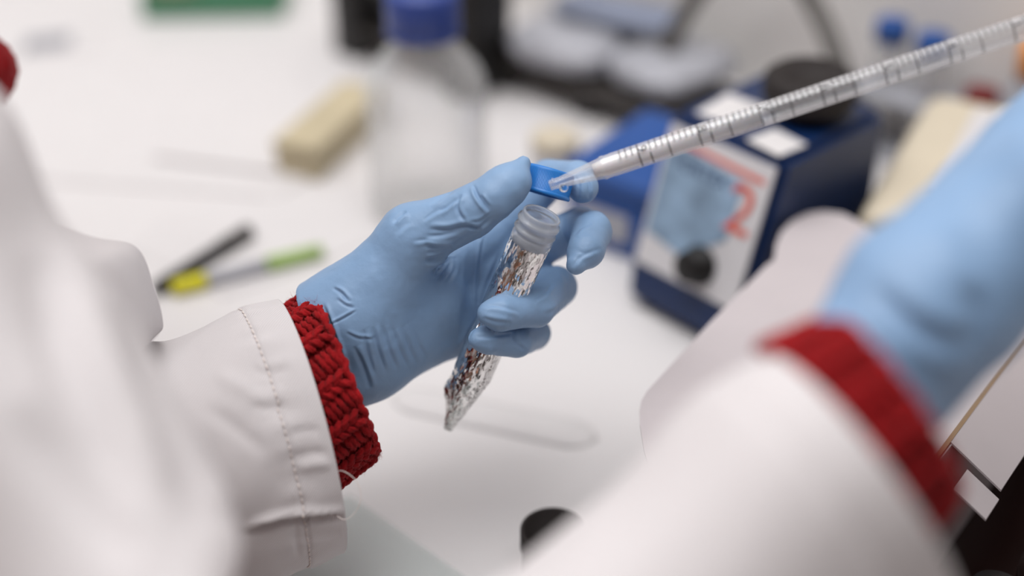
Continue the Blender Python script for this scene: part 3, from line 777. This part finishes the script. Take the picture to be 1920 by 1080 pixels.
# ------------------------------------------------------------------ foil-wrapped tube
def build_tube():
    T0, T1 = P(1017, 402, .540), P(841, 802, .585)
    L = np.linalg.norm(T0 - T1) * 1000; mw = frame(T1, T0 - T1, RGT) @ Matrix.Scale(0.001, 4)
    root = empty('conical_tube', T1, 'open screw-neck plastic tube wrapped in crumpled foil, held in the glove', 'tube')
    top = [(6.5, L - 13), (6.5, L - .5), (6.75, L), (7.3, L), (7.55, L - .5), (7.55, L - 1.6), (7.45, L - 2.4), (8.35, L - 2.9), (8.6, L - 3.6), (8.35, L - 4.4), (7.45, L - 5.0),
           (7.55, L - 6.3), (8.3, L - 6.8), (8.5, L - 7.5), (8.2, L - 8.2), (7.6, L - 8.8), (8.1, L - 9.4), (8.2, L - 10), (8.2, L - 12.6), (7.8, L - 13)]
    lathe('threaded_neck', top, M['frost'], root, mw, 72, close=False)
    lathe('tube_body', [(6.5, L - 13), (6.2, 38), (1.6, 20), (2.2, 19.2), (7.0, 38), (7.3, L - 13)], M['frost'], root, mw, 48, close=False)
    # crumpled foil: facetted sleeve over the tube, pinched and twisted at the tip
    rnd = random.Random(11); na, nzr = 96, 150; V = []; Fc = []
    for i in range(nzr + 1):
        t = i / nzr; z = (L - 12.6) * (1 - t) - 0.5 * t
        r = 7.95 if z > 30 else 7.95 * max(0.0, (z + 5) / 35) ** 0.8
        r = max(r, 0.9)
        tw = 0.0 if z > 25 else (25 - z) * 0.02
        for k in range(na):
            a = 2 * math.pi * (k + 0.5 * (i % 2)) / na + (rnd.uniform(-.02, .02) if z < 34 else 0) + tw
            zz = z + (rnd.uniform(-.2, .2) if 0 < i < nzr else rnd.uniform(-.8, .5))
            q = 0.12 * noise.noise(Vector((a * 2.2, z * .05, 3))) + (0.25 + 0.75 * max(0, min(1, 1 - abs(((a - 1.45 + math.pi) % (2 * math.pi)) - math.pi) / 1.1))) * (0.62 * (0.3 - abs(noise.noise(Vector((math.cos(a) * 5.2, math.sin(a) * 5.2, z * .12 + 8))))) + 0.34 * (0.3 - abs(noise.noise(Vector((math.cos(a) * 11, math.sin(a) * 11, z * .36))))))
            if z < 30: q = q * 3 + 0.42 * noise.noise(Vector((a * 5, z * .5, 1))) + rnd.uniform(-.15, .15)
            rr = r + q
            if z < 34:                                   # loose fold of foil standing off on the left
                rr += 3.0 * math.exp(-((z - 17) / 6) ** 2) * math.exp(-(((a - math.pi + .2 + math.pi) % (2 * math.pi) - math.pi) / .35) ** 2)
            ca, sa = math.cos(a), math.sin(a)
            sa *= 1 - 0.45 * max(0.0, min(1.0, (26 - z) / 24))
            V.append((rr * ca, rr * sa, zz))
    for i in range(nzr):
        for k in range(na):
            a, b = i * na + k, i * na + (k + 1) % na; c, d = a + na, b + na
            if i % 2 == 0: Fc += [(a, c, b), (b, c, d)]
            else: Fc += [(a, c, d), (a, d, b)]
    Fc.append(tuple(range(nzr * na, nzr * na + na)))
    o = mesh('foil_wrap', V, Fc, M['foil'], root, smooth=True, mw=mw)
    bm = bmesh.new(); bm.from_mesh(o.data); bmesh.ops.recalc_face_normals(bm, faces=bm.faces); bm.to_mesh(o.data); bm.free()
build_tube()

def build_cap():
    c = P(1025, 341, .5565); ax = RGT * .27 + UPV * .96 - FWD * .03
    mw = frame(c, ax, RGT) @ Matrix.Scale(0.001, 4)
    root = empty('screw_cap', c, 'bright blue ribbed screw cap pinched between thumb and index finger', 'cap')
    lathe('shell', [(8.6, -5.2), (8.6, 3.6), (0, 3.8), (0, 5.2), (9.2, 5.2), (9.9, 4.8), (10.1, 4.2), (10.1, -3.6), (10.5, -3.8), (10.6, -4.6), (10.4, -5.2), (8.6, -5.2)], M['cap'], root, mw, 72, close=False)
    V, Fc = [], []; n = 110
    for k in range(n):
        a = 2 * math.pi * k / n; t = np.array([-math.sin(a), math.cos(a), 0]); r = np.array([math.cos(a), math.sin(a), 0]); b = len(V)
        for z in (-3.5, 3.9):
            V += [r * 10.0 - t * .22 + [0, 0, z], r * 10.2 + [0, 0, z], r * 10.0 + t * .22 + [0, 0, z]]
        Fc += [(b, b + 1, b + 4, b + 3), (b + 1, b + 2, b + 5, b + 4), (b, b + 2, b + 1), (b + 3, b + 4, b + 5)]
    mesh('grip_ribs', V, Fc, M['cap'], root, smooth=False, mw=mw)
build_cap()

# ------------------------------------------------------------------ pipette
PIP0, PIP1 = P(1031, 348, .537), P(1920, 52, .507)
PIPD = (PIP1 - PIP0) / np.linalg.norm(PIP1 - PIP0)
def build_pipette():
    mw = frame(PIP0, PIPD, UPV) @ Matrix.Scale(0.001, 4)
    root = empty('serological_pipette', PIP0, 'long clear graduated pipette with its wet tip above the open tube', 'pipette')
    Lt = 268.0; zc = 20.5
    lathe('barrel', [(1.25, 0), (1.75, 0), (1.95, .3), (2.0, 4), (4.0, zc), (4.45, zc + .5), (4.45, zc + 1.6), (4.2, zc + 2), (4.35, zc + 3), (4.2, zc + 3.6), (4.4, zc + 4.4),
                     (4.4, Lt), (3.5, Lt), (3.5, zc + 2), (3.1, zc), (1.25, 4), (1.25, 0)], M['clear'], root, mw, 56, close=False)
    zl = 82.0
    lathe('liquid', [(0, zc - 3), (2.6, zc - 3), (3.0, zc), (3.40, zc + 2), (3.40, zl), (3.2, zl - .5), (2.0, zl - 1.2), (0, zl - 1.4)], M['refraction_white'], root, mw, 40, close=False)
    V, Fc = [], []
    def arc(z, a0, a1, wd):
        n = 22; b = len(V)
        for i in range(n + 1):
            a = math.radians(a0 + (a1 - a0) * i / n)
            for r, dz in ((4.41, -wd / 2), (4.46, -wd / 2), (4.46, wd / 2), (4.41, wd / 2)):
                V.append((r * math.cos(a), r * math.sin(a), z + dz))
        for i in range(n):
            for j in range(4): Fc.append((b + 4 * i + j, b + 4 * i + (j + 1) % 4, b + 4 * i + 4 + (j + 1) % 4, b + 4 * i + 4 + j))
    z0 = zc + 8.2; sp = 2.32
    for k in range(100):
        z = z0 + k * sp
        if z > Lt - 4: break
        m = (k - 3) % 10
        if m == 0: arc(z, 5, 165, .40)
        elif m == 1: arc(z + 2.0, 95, 165, .40)
        elif m == 5: arc(z, 5, 160, .36)
        else: arc(z, 2, 84, .32)
    mesh('graduation_marks', V, Fc, M['ink'], root, smooth=False, mw=mw)
    for j, ch in enumerate('987654321'):
        zc_ = z0 + (3 + 10 * j) * sp + 1.5
        if zc_ > Lt - 4: break
        me = text_mesh(ch, 5.2)
        for v in me.vertices:
            a = math.radians(66) + v.co.x / 4.46
            v.co = Vector((4.47 * math.cos(a), 4.47 * math.sin(a), zc_ + v.co.y))
        me.materials.clear(); link('numeral', me, M['ink'], root, False, mw)
    for px, py, d, r in ((1057, 353, .5345, 1.75), (1092, 340, .5345, .5), (1119, 332, .5335, .6), (1128, 331, .5330, .45), (1036, 336, .5350, .45), (1160, 322, .5315, .4), (1200, 312, .5305, .35)):
        V, Fc = [], []
        V, Fc = [], []
        n = 16; c = P(px, py, d)
        lathe('droplet', [(r * math.sin(math.pi * i / 12) * .001, (-r * math.cos(math.pi * i / 12) * (1.0 if i > 6 else .8)) * .001) for i in range(13)], M['water'], root, frame(c, (0, 0, 1)), 20, close=False)
build_pipette()

def build_controller():
    E0 = PIP0 + PIPD * 0.255
    root = empty('pipette_controller', E0, 'grey pistol-grip pipette controller held in the raised glove', 'pipette controller')
    lathe('nose_cone', [(.0052, 0), (.0075, 0), (.009, .004), (.0155, .03), (.017, .045), (.0, .045)], M['greyp'], root, frame(E0, PIPD, UPV), 40, close=False)
    Hd = E0 + PIPD * .075; hb = P(2135, 210, .385)
    up = Hd - hb
    V, Fc = tube_geo(catmull([E0 + PIPD * .04, E0 + PIPD * .062, Hd + (hb - Hd) * .05, Hd + (hb - Hd) * .5, hb], 10), [.017] * 10 + [.0165] * 10 + [.0145] * 21, 24)
    mesh('handle', V, Fc, M['greyp'], root)
    for t in (.14, .3):
        c = Hd + (hb - Hd) * t - PIPD * .0145
        lathe('trigger_button', [(.006, 0), (.006, .004), (.0045, .006), (0, .0062)], M['bluebox'], root, frame(c, -PIPD, UPV), 24)
build_controller()

# ------------------------------------------------------------------ things on the bench
def basis(o, u, b):
    u = Vector(u).normalized(); b = Vector(b).normalized(); z = u.cross(b)
    return Matrix(((u.x, b.x, z.x, o[0]), (u.y, b.y, z.y, o[1]), (u.z, b.z, z.z, o[2]), (0, 0, 0, 1)))
def build_mixer():
    FL = desk(1170, 566); u = np.array([.68, -.733, 0]); b = np.array([.733, .68, 0])
    W, D, Hh, st, lip = .076, .112, .106, .028, .024
    mw = basis(FL, u, b)
    root = empty('vortex_mixer', FL + u * W / 2 + b * D / 2, 'blue box-shaped vortex mixer with black rubber cup and printed front panel', 'mixer')
    prof = [(0, 0.004), (0.002, lip), (st, Hh), (D, Hh), (D + .002, 0.004)]
    n = len(prof); V = [(x, y, z) for x in (0, W) for y, z in prof]
    Fc = [tuple(range(n - 1, -1, -1)), tuple(range(n, 2 * n))] + [(i, (i + 1) % n, n + (i + 1) % n, n + i) for i in range(n)]
    me = bpy.data.meshes.new('housing'); me.from_pydata(V, [], Fc); bm = bmesh.new(); bm.from_mesh(me)
    bmesh.ops.recalc_face_normals(bm, faces=bm.faces); bmesh.ops.bevel(bm, geom=bm.edges[:], offset=.004, segments=4, affect='EDGES'); bm.to_mesh(me); bm.free()
    sharp(link('housing', me, M['mixer'], root, True, mw))
    for x in (.012, W - .012):
        for y in (.012, D - .012): lathe('foot', [(.006, 0), (.006, .005), (.004, .0055)], M['rubber'], root, mw @ Matrix.Translation((x, y, 0)), 16)
    # sloping front panel: local x across, y up the slope
    s0 = np.array([0, .002, lip]); s1 = np.array([0, st, Hh]); sd = (s1 - s0) / np.linalg.norm(s1 - s0); SL_ = np.linalg.norm(s1 - s0)
    mp = mw @ basis(s0 + np.array([0, 0, 0]), (1, 0, 0), sd)
    pl = prism('front_panel', [(.004, .004), (W - .004, .004), (W - .004, SL_ - .005), (.004, SL_ - .005)], .0012, M['labelwhite'], root, mp)
    prism('printed_picture', [(.006, .022), (.030, .018), (.056, .036), (.057, .068), (.006, .073)], .0004, M['bluegrey'], pl, mp @ Matrix.Translation((0, 0, .0012)))
    prism('printed_line', [(.008, SL_ - .011), (W - .008, SL_ - .013), (W - .008, SL_ - .0155), (.008, SL_ - .013)], .0004, M['red'], pl, mp @ Matrix.Translation((0, 0, .0012)))
    for s, size, x, y, m in (('2', .036, .0595, .053, 'red'), ('VORTEX', .0095, .030, .0635, 'mixer')):
        me = text_mesh(s, size); me.materials.clear()
        link('lettering', me, M[m], pl, False, mp @ Matrix.Translation((x, y, .0019)))
    lathe('speed_knob', [(.0105, 0), (.0105, .002), (.009, .003), (.0085, .011), (.0075, .012), (0, .012)], M['blackp'], root, mp @ Matrix.Translation((.045, .018, .001)), 40)
    # top plate notes and cup
    for (x, y, sx, sy, a) in ((.022, .052, .026, .030, .1), (.060, .040, .022, .020, -.1)):
        prism('paper_label', [(-sx / 2, -sy / 2), (sx / 2, -sy / 2), (sx / 2, sy / 2), (-sx / 2, sy / 2)], .0004, M['paper'], root, mw @ Matrix.Translation((x, y, Hh)) @ Matrix.Rotation(a, 4, 'Z'))
    lathe('rubber_cup', [(.012, 0), (.012, .004), (.022, .006), (.0245, .012), (.024, .020), (.020, .023), (.012, .018), (0, .015)], M['rubber'], root, mw @ Matrix.Translation((.050, .078, Hh)), 48)
build_mixer()

def build_carton():
    # open white carton under the raised wrist: e1 runs along its left wall, e2 across
    T1, T2 = desk(1780, 820, .082), desk(1930, 617, .082)
    e1 = (T2 - T1) / np.linalg.norm(T2 - T1); e2 = np.array([e1[1], -e1[0], 0])
    o = T1 - e1 * .085 - np.array([0, 0, .082])
    root = empty('open_carton', o + e1 * .11 + e2 * .06, 'open white cardboard carton with wide tabbed flap under the raised wrist', 'carton')
    mw = basis(o, e2, e1); Lb, Wb, Hb, t = .23, .125, .080, .0018
    # walls: local x along e1, y along e2 (towards the camera's right)
    def slab(nm, x0, x1, y0, y1, z0, z1, m='carton'):
        V = [(y, x, z) for z in (z0, z1) for x, y in ((x0, y0), (x1, y0), (x1, y1), (x0, y1))]
        Fc = [(3, 2, 1, 0), (4, 5, 6, 7), (0, 1, 5, 4), (1, 2, 6, 5), (2, 3, 7, 6), (3, 0, 4, 7)]
        o_ = mesh(nm, V, Fc, M[m], root, False, mw)
        bm = bmesh.new(); bm.from_mesh(o_.data); bmesh.ops.recalc_face_normals(bm, faces=bm.faces); bm.to_mesh(o_.data); bm.free(); return o_
    slab('side_wall', 0, Lb, 0, t, 0, Hb); slab('side_wall', 0, Lb, Wb - t, Wb, 0, Hb)
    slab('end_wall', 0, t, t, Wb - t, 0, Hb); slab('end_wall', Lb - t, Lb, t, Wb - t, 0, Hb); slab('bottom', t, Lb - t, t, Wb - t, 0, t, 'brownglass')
    slab('board_edge', 0.0, Lb, -.0006, .0012, Hb, Hb + .0012, 'kraft')
    for nm, x0, x1, y0, y1, z0, dz in (('top_strip', .084, Lb, .0012, .0235, Hb, -.013), ('dust_flap', .068, .0820, .010, .024, Hb - .008, -.008)):
        o_ = slab(nm, x0, x1, y0, y1, z0, z0 + .001)
        for v in o_.data.vertices:
            if v.co.x > (y0 + y1) / 2: v.co.z += dz
    # flap: hinge on the left wall, resting lower at its free edge
    hinge = o + np.array([0, 0, Hb]); fr = desk(1210, 740, .072)
    nrm = np.cross(e1, fr - hinge); nrm /= np.linalg.norm(nrm); nrm = nrm if nrm[2] > 0 else -nrm
    ydir = np.cross(nrm, e1)
    def onplane(px, py):
        v = FWD + RGT * (px - 960) / FPX - UPV * (py - 540) / FPX
        tt = ((hinge - CAMP) @ nrm) / (v @ nrm); q = CAMP + tt * v - hinge
        return (q @ e1, q @ ydir)
    out = [(1222, 895), (1208, 850), (1200, 800), (1199, 775), (1203, 755), (1213, 738), (1330, 610), (1438, 500), (1448, 494), (1452, 486), (1454, 465), (1464, 440), (1485, 418), (1515, 404), (1545, 400), (1580, 404), (1612, 420), (1640, 446), (1665, 480)]
    poly = [onplane(*p) for p in out]
    sgn = 1 if np.mean([p[1] for p in poly]) > 0 else -1
    xs = [p[0] for p in poly]
    x_hi, x_lo = poly[-1][0], poly[0][0]
    poly = poly + [(min(x_hi + .01, Lb), .0), (max(0.0, min(x_lo, .03)), .0)]
    prism('tab_flap', poly, .0012, M['carton'], root, basis(hinge, e1, ydir))
    # amber vials standing inside
    for i, (x, y, r, h) in enumerate(((.054, .037, .016, .046), (.100, .050, .016, .040))):
        b = empty('dark_bottle', np.array(o) + e1 * x + e2 * y + np.array([0, 0, t]), ['dark brown bottle in the carton, nearest the lower right corner', 'dark brown bottle deeper in the carton behind the nearest one'][i], 'bottle', 'dark bottles in the carton')
        m2 = mw @ Matrix.Translation((y, x, t))
        lathe('bottle_body', [(r * .9, 0), (r, .002), (r, h * .66), (r * .55, h * .8), (r * .5, h * .84)], M['brownglass'], b, m2, 32)
        lathe('bottle_cap', [(r * .62, h * .84), (r * .62, h), (r * .55, h + .001), (0, h + .001)], M['blackp'], b, m2, 32)
build_carton()

def build_bench_things():
    Z = np.array([0, 0, 1.0])
    # dark screw cap, lower middle
    c = desk(1036, 1074); root = empty('brown_jar', c, 'small dark brown jar on the bench below the tube', 'jar')
    lathe('jar_body', [(.0125, 0), (.0128, .001), (.0128, .013), (.012, .0145), (0, .0145)], M['rubber'], root, frame(c, Z), 40)
    lathe('jar_lid', [(.0135, .0146), (.0138, .0150), (.0138, .0245), (.0132, .025), (.0122, .0245), (.0120, .0165), (0, .016)], M['rubber'], root, frame(c, Z), 40)
    # pens
    def rod(name, a, b, prof, label, cat):
        """prof: list of (part name, t0, t1, r0, r1, material) along a-b"""
        root = empty(name, a, label, cat); d = np.array(b) - np.array(a); L = np.linalg.norm(d)
        for nm, t0, t1, r0, r1, m in prof:
            lathe(nm, [(r0 * .8, t0 * L), (r0, t0 * L + .0006), (r1, t1 * L - .0006), (r1 * .8, t1 * L)], M[m], root, frame(a, d, Z), 24)
    rod('ballpoint_pen', desk(283, 547, .004), desk(468, 432, .005), [('barrel', .12, .7, .0042, .0042, 'blackp'), ('grip', .04, .13, .0034, .0045, 'rubber'), ('point', 0, .04, .001, .003, 'greyp'), ('pen_cap', .7, 1, .0047, .0046, 'darkgrey')], 'black pen lying on the white bench left of the glove', 'pen')
    rod('highlighter', desk(322, 541, .0045), desk(604, 470, .0045), [('yellow_end', 0, .22, .0044, .0048, 'yellow'), ('barrel', .22, .62, .0040, .0040, 'bag'), ('green_end', .62, 1, .0046, .0040, 'lime')], 'slim pen with yellow tip and green end beside the black pen', 'pen')
    # loose sheets
    def sheet(pts, z, label, m='paper', th=.0006, name='paper_sheet', group=None):
        q = [desk(x, y, z) for x, y in pts]; c = sum(q) / len(q)
        o_ = prism(name, [(p[0] - c[0], p[1] - c[1]) for p in q], th, M[m], None, Matrix.Translation((c[0], c[1], z)))
        return tag(o_, label, 'paper', group)
    sheet([(-60, 330), (60, 130), (700, 60), (640, 300), (520, 372)], .0, 'large white sheet behind the pens', th=.0015)
    sheet([(290, 300), (310, 150), (560, 120), (600, 250), (520, 330)], .0015, 'smaller white sheet lying on the large one', th=.0035)
    s = sheet([(15, 110), (30, 40), (190, 25), (190, 95)], .0, 'white card with grey print at the far left', th=.001)
    q = [desk(*p, .001) for p in ((40, 100), (48, 72), (135, 62), (132, 90))]; c = sum(q) / 4
    prism('grey_print', [(p[0] - c[0], p[1] - c[1]) for p in q], .0003, M['papergrey'], s, Matrix.Translation((c[0], c[1], .001)))
    sheet([(250, 470), (300, 400), (760, 330), (800, 420), (420, 560)], .0, 'white sheet under the two pens', th=.0008)
    # flat paper-plastic sleeve, centre
    a, b = desk(735, 742, 0), desk(1120, 825, 0); d = b - a; L = np.linalg.norm(d); d /= L; n = np.array([-d[1], d[0], 0])
    V, Fc = [], []
    for i in range(25):
        for j in range(7):
            t, s_ = i / 24, j / 6 - .5
            V.append(a + d * L * t + n * s_ * .022 * min(1, (9 * t + .02) ** .5, (9 * (1 - t) + .02) ** .5) + Z * (.00015 + .0016 * math.cos(s_ * 3.1) * min(1, 8 * t, 8 * (1 - t)) * (1 + .3 * nz(t * 6, s_ * 3))))
    for i in range(24):
        for j in range(6): Fc.append((i * 7 + j, i * 7 + j + 1, i * 7 + j + 8, i * 7 + j + 7))
    o_ = mesh('pipette_wrapper', V, Fc, M['paper']); o_.modifiers.new('t', 'SOLIDIFY').thickness = .00012
    tag(o_, 'empty white pipette wrapper lying flat behind the tube tip', 'wrapper')
    # glass plate at the bottom edge
    q = [desk(*p) for p in ((655, 935), (905, 1112), (640, 1300), (420, 1060))]; c = sum(q) / 4
    tag(prism('glass_plate', [(p[0] - c[0], p[1] - c[1]) for p in q], .003, M['greenglass'], None, Matrix.Translation((c[0], c[1], .0002)), .0004), 'clear glass plate on the bench below the sleeve cuff', 'glass plate')
    # reagent bottle
    c = desk(806, 392); root = empty('reagent_bottle', c, 'clear glass laboratory bottle with violet-blue screw cap', 'bottle'); m = frame(c, Z)
    lathe('glass_body', [(0, .0015), (.032, .0), (.0355, .003), (.0355, .082), (.032, .092), (.0185, .109), (.0165, .113), (.0165, .124), (.0145, .124), (.0145, .113), (.030, .090), (.0335, .081), (.0335, .005), (.030, .003), (0, .0045)], M['glass'], root, m, 64, close=False)
    lathe('pouring_ring', [(.0168, .114), (.0215, .115), (.0215, .118), (.0168, .119)], M['navycap'], root, m, 48, close=False)
    lathe('bottle_cap', [(.0205, .119), (.0212, .120), (.0212, .138), (.020, .141), (0, .141)], M['navycap'], root, m, 48)
    # tan block
    a = desk(575, 335); root = empty('cardboard_box', a, 'tan cardboard box left of the reagent bottle', 'box')
    u = desk(585, 335) * 0; A, B = desk(598, 342), desk(722, 225); d = (B - A) / np.linalg.norm(B - A); n = np.array([-d[1], d[0], 0]); L = np.linalg.norm(B - A)
    mb = basis(A, d, n)
    box('box_body', L, .030, .018, M['tan'], root, mb, .0008, 1, (L / 2, .015, 0)); box('box_lid', L + .002, .032, .006, M['tan'], root, mb, .0008, 1, (L / 2, .015, .0182))
    # dark stand behind the bottle
    a = desk(790, 130); root = empty('black_rack', a, 'black rack standing behind the reagent bottle', 'rack'); mb = basis(a, WD, -WN)
    for x in (-.055, .055):
        box('rack_end', .026, .045, .085, M['blackp'], root, mb, .003, 2, (x, 0, 0))
    box('rack_shelf', .085, .040, .006, M['darkgrey'], root, mb, .001, 1, (0, 0, .02)); box('rack_shelf', .085, .040, .006, M['darkgrey'], root, mb, .001, 1, (0, 0, .06))
    # green tray
    a = desk(400, 36); root = empty('green_tray', a, 'green plastic tray at the far end of the bench', 'tray'); mb = basis(a, (.98, .05, 0), (-.05, .98, 0))
    box('tray_floor', .11, .06, .004, M['green'], root, mb, .001, 1, (0, .03, 0))
    for sx, sy, ox, oy in ((.11, .004, 0, .002), (.11, .004, 0, .06), (.004, .056, -.053, .031), (.004, .056, .053, .031)): box('tray_wall', sx, sy, .016, M['green'], root, mb, .001, 1, (ox, oy, .0042))
    a = desk(330, 36); o_ = empty('beige_tube_box', a + np.array([-.005, .02, .005]), 'small beige box inside the green tray', 'box'); mb2 = basis(a + np.array([-.004, .012, .0045]), (1, 0, 0), (0, 1, 0))
    box('box_body', .03, .03, .022, M['tan'], o_, mb2, .002, 2, (0, .015, 0)); box('box_lid', .031, .031, .007, M['cream'], o_, mb2, .002, 2, (0, .015, .0222))
    # dark equipment base with bags on it
    a = desk(1085, 222); root = empty('dark_platform', a, 'low dark grey platform with feet under the plastic bags', 'platform'); mb = basis(a, WD, -WN)
    box('platform_plate', .17, .07, .008, M['darkgrey'], root, mb, .002, 2, (.0, .035, .014))
    for x in (-.07, 0, .07):
        for y in (.01, .06): box('foot', .018, .016, .0138, M['blackp'], root, mb, .002, 2, (x, y, 0))
    def bag(name, x, y, z, sx, sy, sz, rot, m, label, seed):
        f = []; V = []; nu, nv = 40, 20
        for i in range(nv + 1):
            ph = math.pi * i / nv
            for k in range(nu):
                th = 2 * math.pi * k / nu
                sq = lambda v, e: math.copysign(abs(v) ** e, v)
                p = np.array([sq(math.sin(ph), .5) * sq(math.cos(th), .5), sq(math.sin(ph), .5) * sq(math.sin(th), .5), math.cos(ph)])
                p = p * (1 + .16 * abs(nz(p[0] * 2.5 + seed, p[1] * 2.5, p[2] * 2)) + .06 * nz(p[0] * 7, p[1] * 7, seed))
                V.append((p[0] * sx / 2, p[1] * sy / 2, max(-.98, p[2]) * sz / 2 + sz / 2))
        for i in range(nv):
            for k in range(nu): f.append((i * nu + k, (i + 1) * nu + k, (i + 1) * nu + (k + 1) % nu, i * nu + (k + 1) % nu))
        o_ = mesh(name, V, f, M[m], None, True, mb @ Matrix.Translation((x, y, z)) @ Matrix.Rotation(rot, 4, 'Z')); tag(o_, label, 'bag')
    bag('plastic_bag', -.034, .040, .0225, .078, .080, .026, .1, 'bag', 'pale plastic bag on the dark platform beside the bottle', 1)
    bag('plastic_bag', .040, .050, .0225, .066, .076, .022, -.15, 'bag', 'pale plastic bag on the dark platform beside the hose', 4)
    bag('printed_bag', -.012, .058, .0500, .09, .04, .012, .2, 'bagblue', 'blue printed film pack lying across the two pale bags', 7)
    # grey hose loop
    a0 = desk(1262, 218); pts = catmull([a0 + Z * .007, P(1252, 110, .955), P(1290, 15, .94), P(1370, -75, .92), P(1470, -65, .905), P(1532, 20, .90), P(1568, 105, .89), P(1588, 175, .885), P(1600, 240, .88), P(1610, 300, .87)], 10)
    tag(tube('rubber_hose', pts, .0062, M['hose']), 'grey hose arching up behind the mixer', 'hose')
    # blue box left of the mixer
    a = desk(1128, 470); root = empty('blue_storage_box', a, 'blue plastic storage box between the glove and the mixer', 'box'); mb = basis(a, (.80, -.60, 0), (.60, .80, 0))
    box('box_body', .060, .085, .036, M['bluebox'], root, mb, .003, 3, (0.004, .0425, 0)); box('box_lid', .063, .088, .014, M['bluebox'], root, mb, .003, 3, (.004, .0425, .0365))
    box('white_label', .034, .0006, .018, M['bag'], root, mb, 0, 1, (0.0, -.0004, .010))
    # round white pot
    a = desk(1040, 345); root = empty('white_pot', a, 'small round white pot behind the blue cap', 'pot'); m = frame(a, Z)
    lathe('pot_body', [(.0135, 0), (.0145, .002), (.0148, .026), (.0135, .026), (.0135, .003), (0, .003)], M['paper'], root, m, 40, close=False); lathe('pot_lid', [(.0155, .0262), (.0155, .033), (.014, .0345), (0, .0345)], M['cream'], root, m, 40)
    # tubes with blue caps in a rack
    a = desk(1718, 300); root = empty('tube_rack', a, 'clear rack with two blue-capped tubes at the far right', 'rack'); mb = basis(a, WD, -WN)
    box('rack_base', .12, .036, .006, M['bag'], root, mb, .002, 2, (.012, 0, 0)); box('rack_top', .12, .036, .004, M['bag'], root, mb, .001, 1, (.012, 0, .040))
    for x in (-.046, .070): box('rack_side', .004, .036, .034, M['bag'], root, mb, .001, 1, (x, 0, .0061))
    for x, lab, mm, h in ((-.030, 'blue-capped clear tube at the left end of the rack', 'bluebox', -.012), (-.002, 'blue-capped clear tube in the middle of the rack', 'bluebox', -.014), (.034, 'tube with dark red cap at the right of the rack', 'darkred', -.040)):
        r = empty('sample_tube', a + WD * x + Z * .0065, lab, 'tube'); m = mb @ Matrix.Translation((x, 0, .0065 + 0))
        lathe('tube_wall', [(.002, 0), (.0085, .018), (.0085, .085 + h), (.0075, .085 + h), (.0075, .0185), (.0015, .002)], M['tubeglass'], r, m, 32)
        lathe('tube_cap', [(.0105, .080 + h), (.0105, .092 + h), (.0098, .093 + h), (0, .093 + h)], M[mm], r, m, 32)
    # orange-capped bottle at the frame edge
    a = desk(1893, 345); root = empty('orange_capped_bottle', a, 'white bottle with orange cap at the right frame edge', 'bottle'); m = frame(a, Z)
    lathe('bottle_body', [(.014, 0), (.015, .002), (.015, .062), (.009, .070), (.009, .074)], M['bag'], root, m, 32); lathe('bottle_cap', [(.0105, .0745), (.0105, .093), (.0095, .095), (0, .095)], M['orange'], root, m, 32)
    # cream instrument
    a = desk(1605, 392, .075); root = empty('cream_instrument', np.array([a[0], a[1], 0]), 'cream rounded instrument right of the blue mixer', 'instrument')
    d = desk(1700, 236, .075) - a; d /= np.linalg.norm(d); n = np.array([d[1], -d[0], 0]); mb = basis(np.array([a[0], a[1], 0]), n, d)
    box('housing', .15, .16, .075, M['cream'], root, mb, .012, 5, (.075, .08, 0)); box('top_panel', .10, .11, .002, M['labelwhite'], root, mb, .0008, 1, (.08, .085, .0752))
build_bench_things()
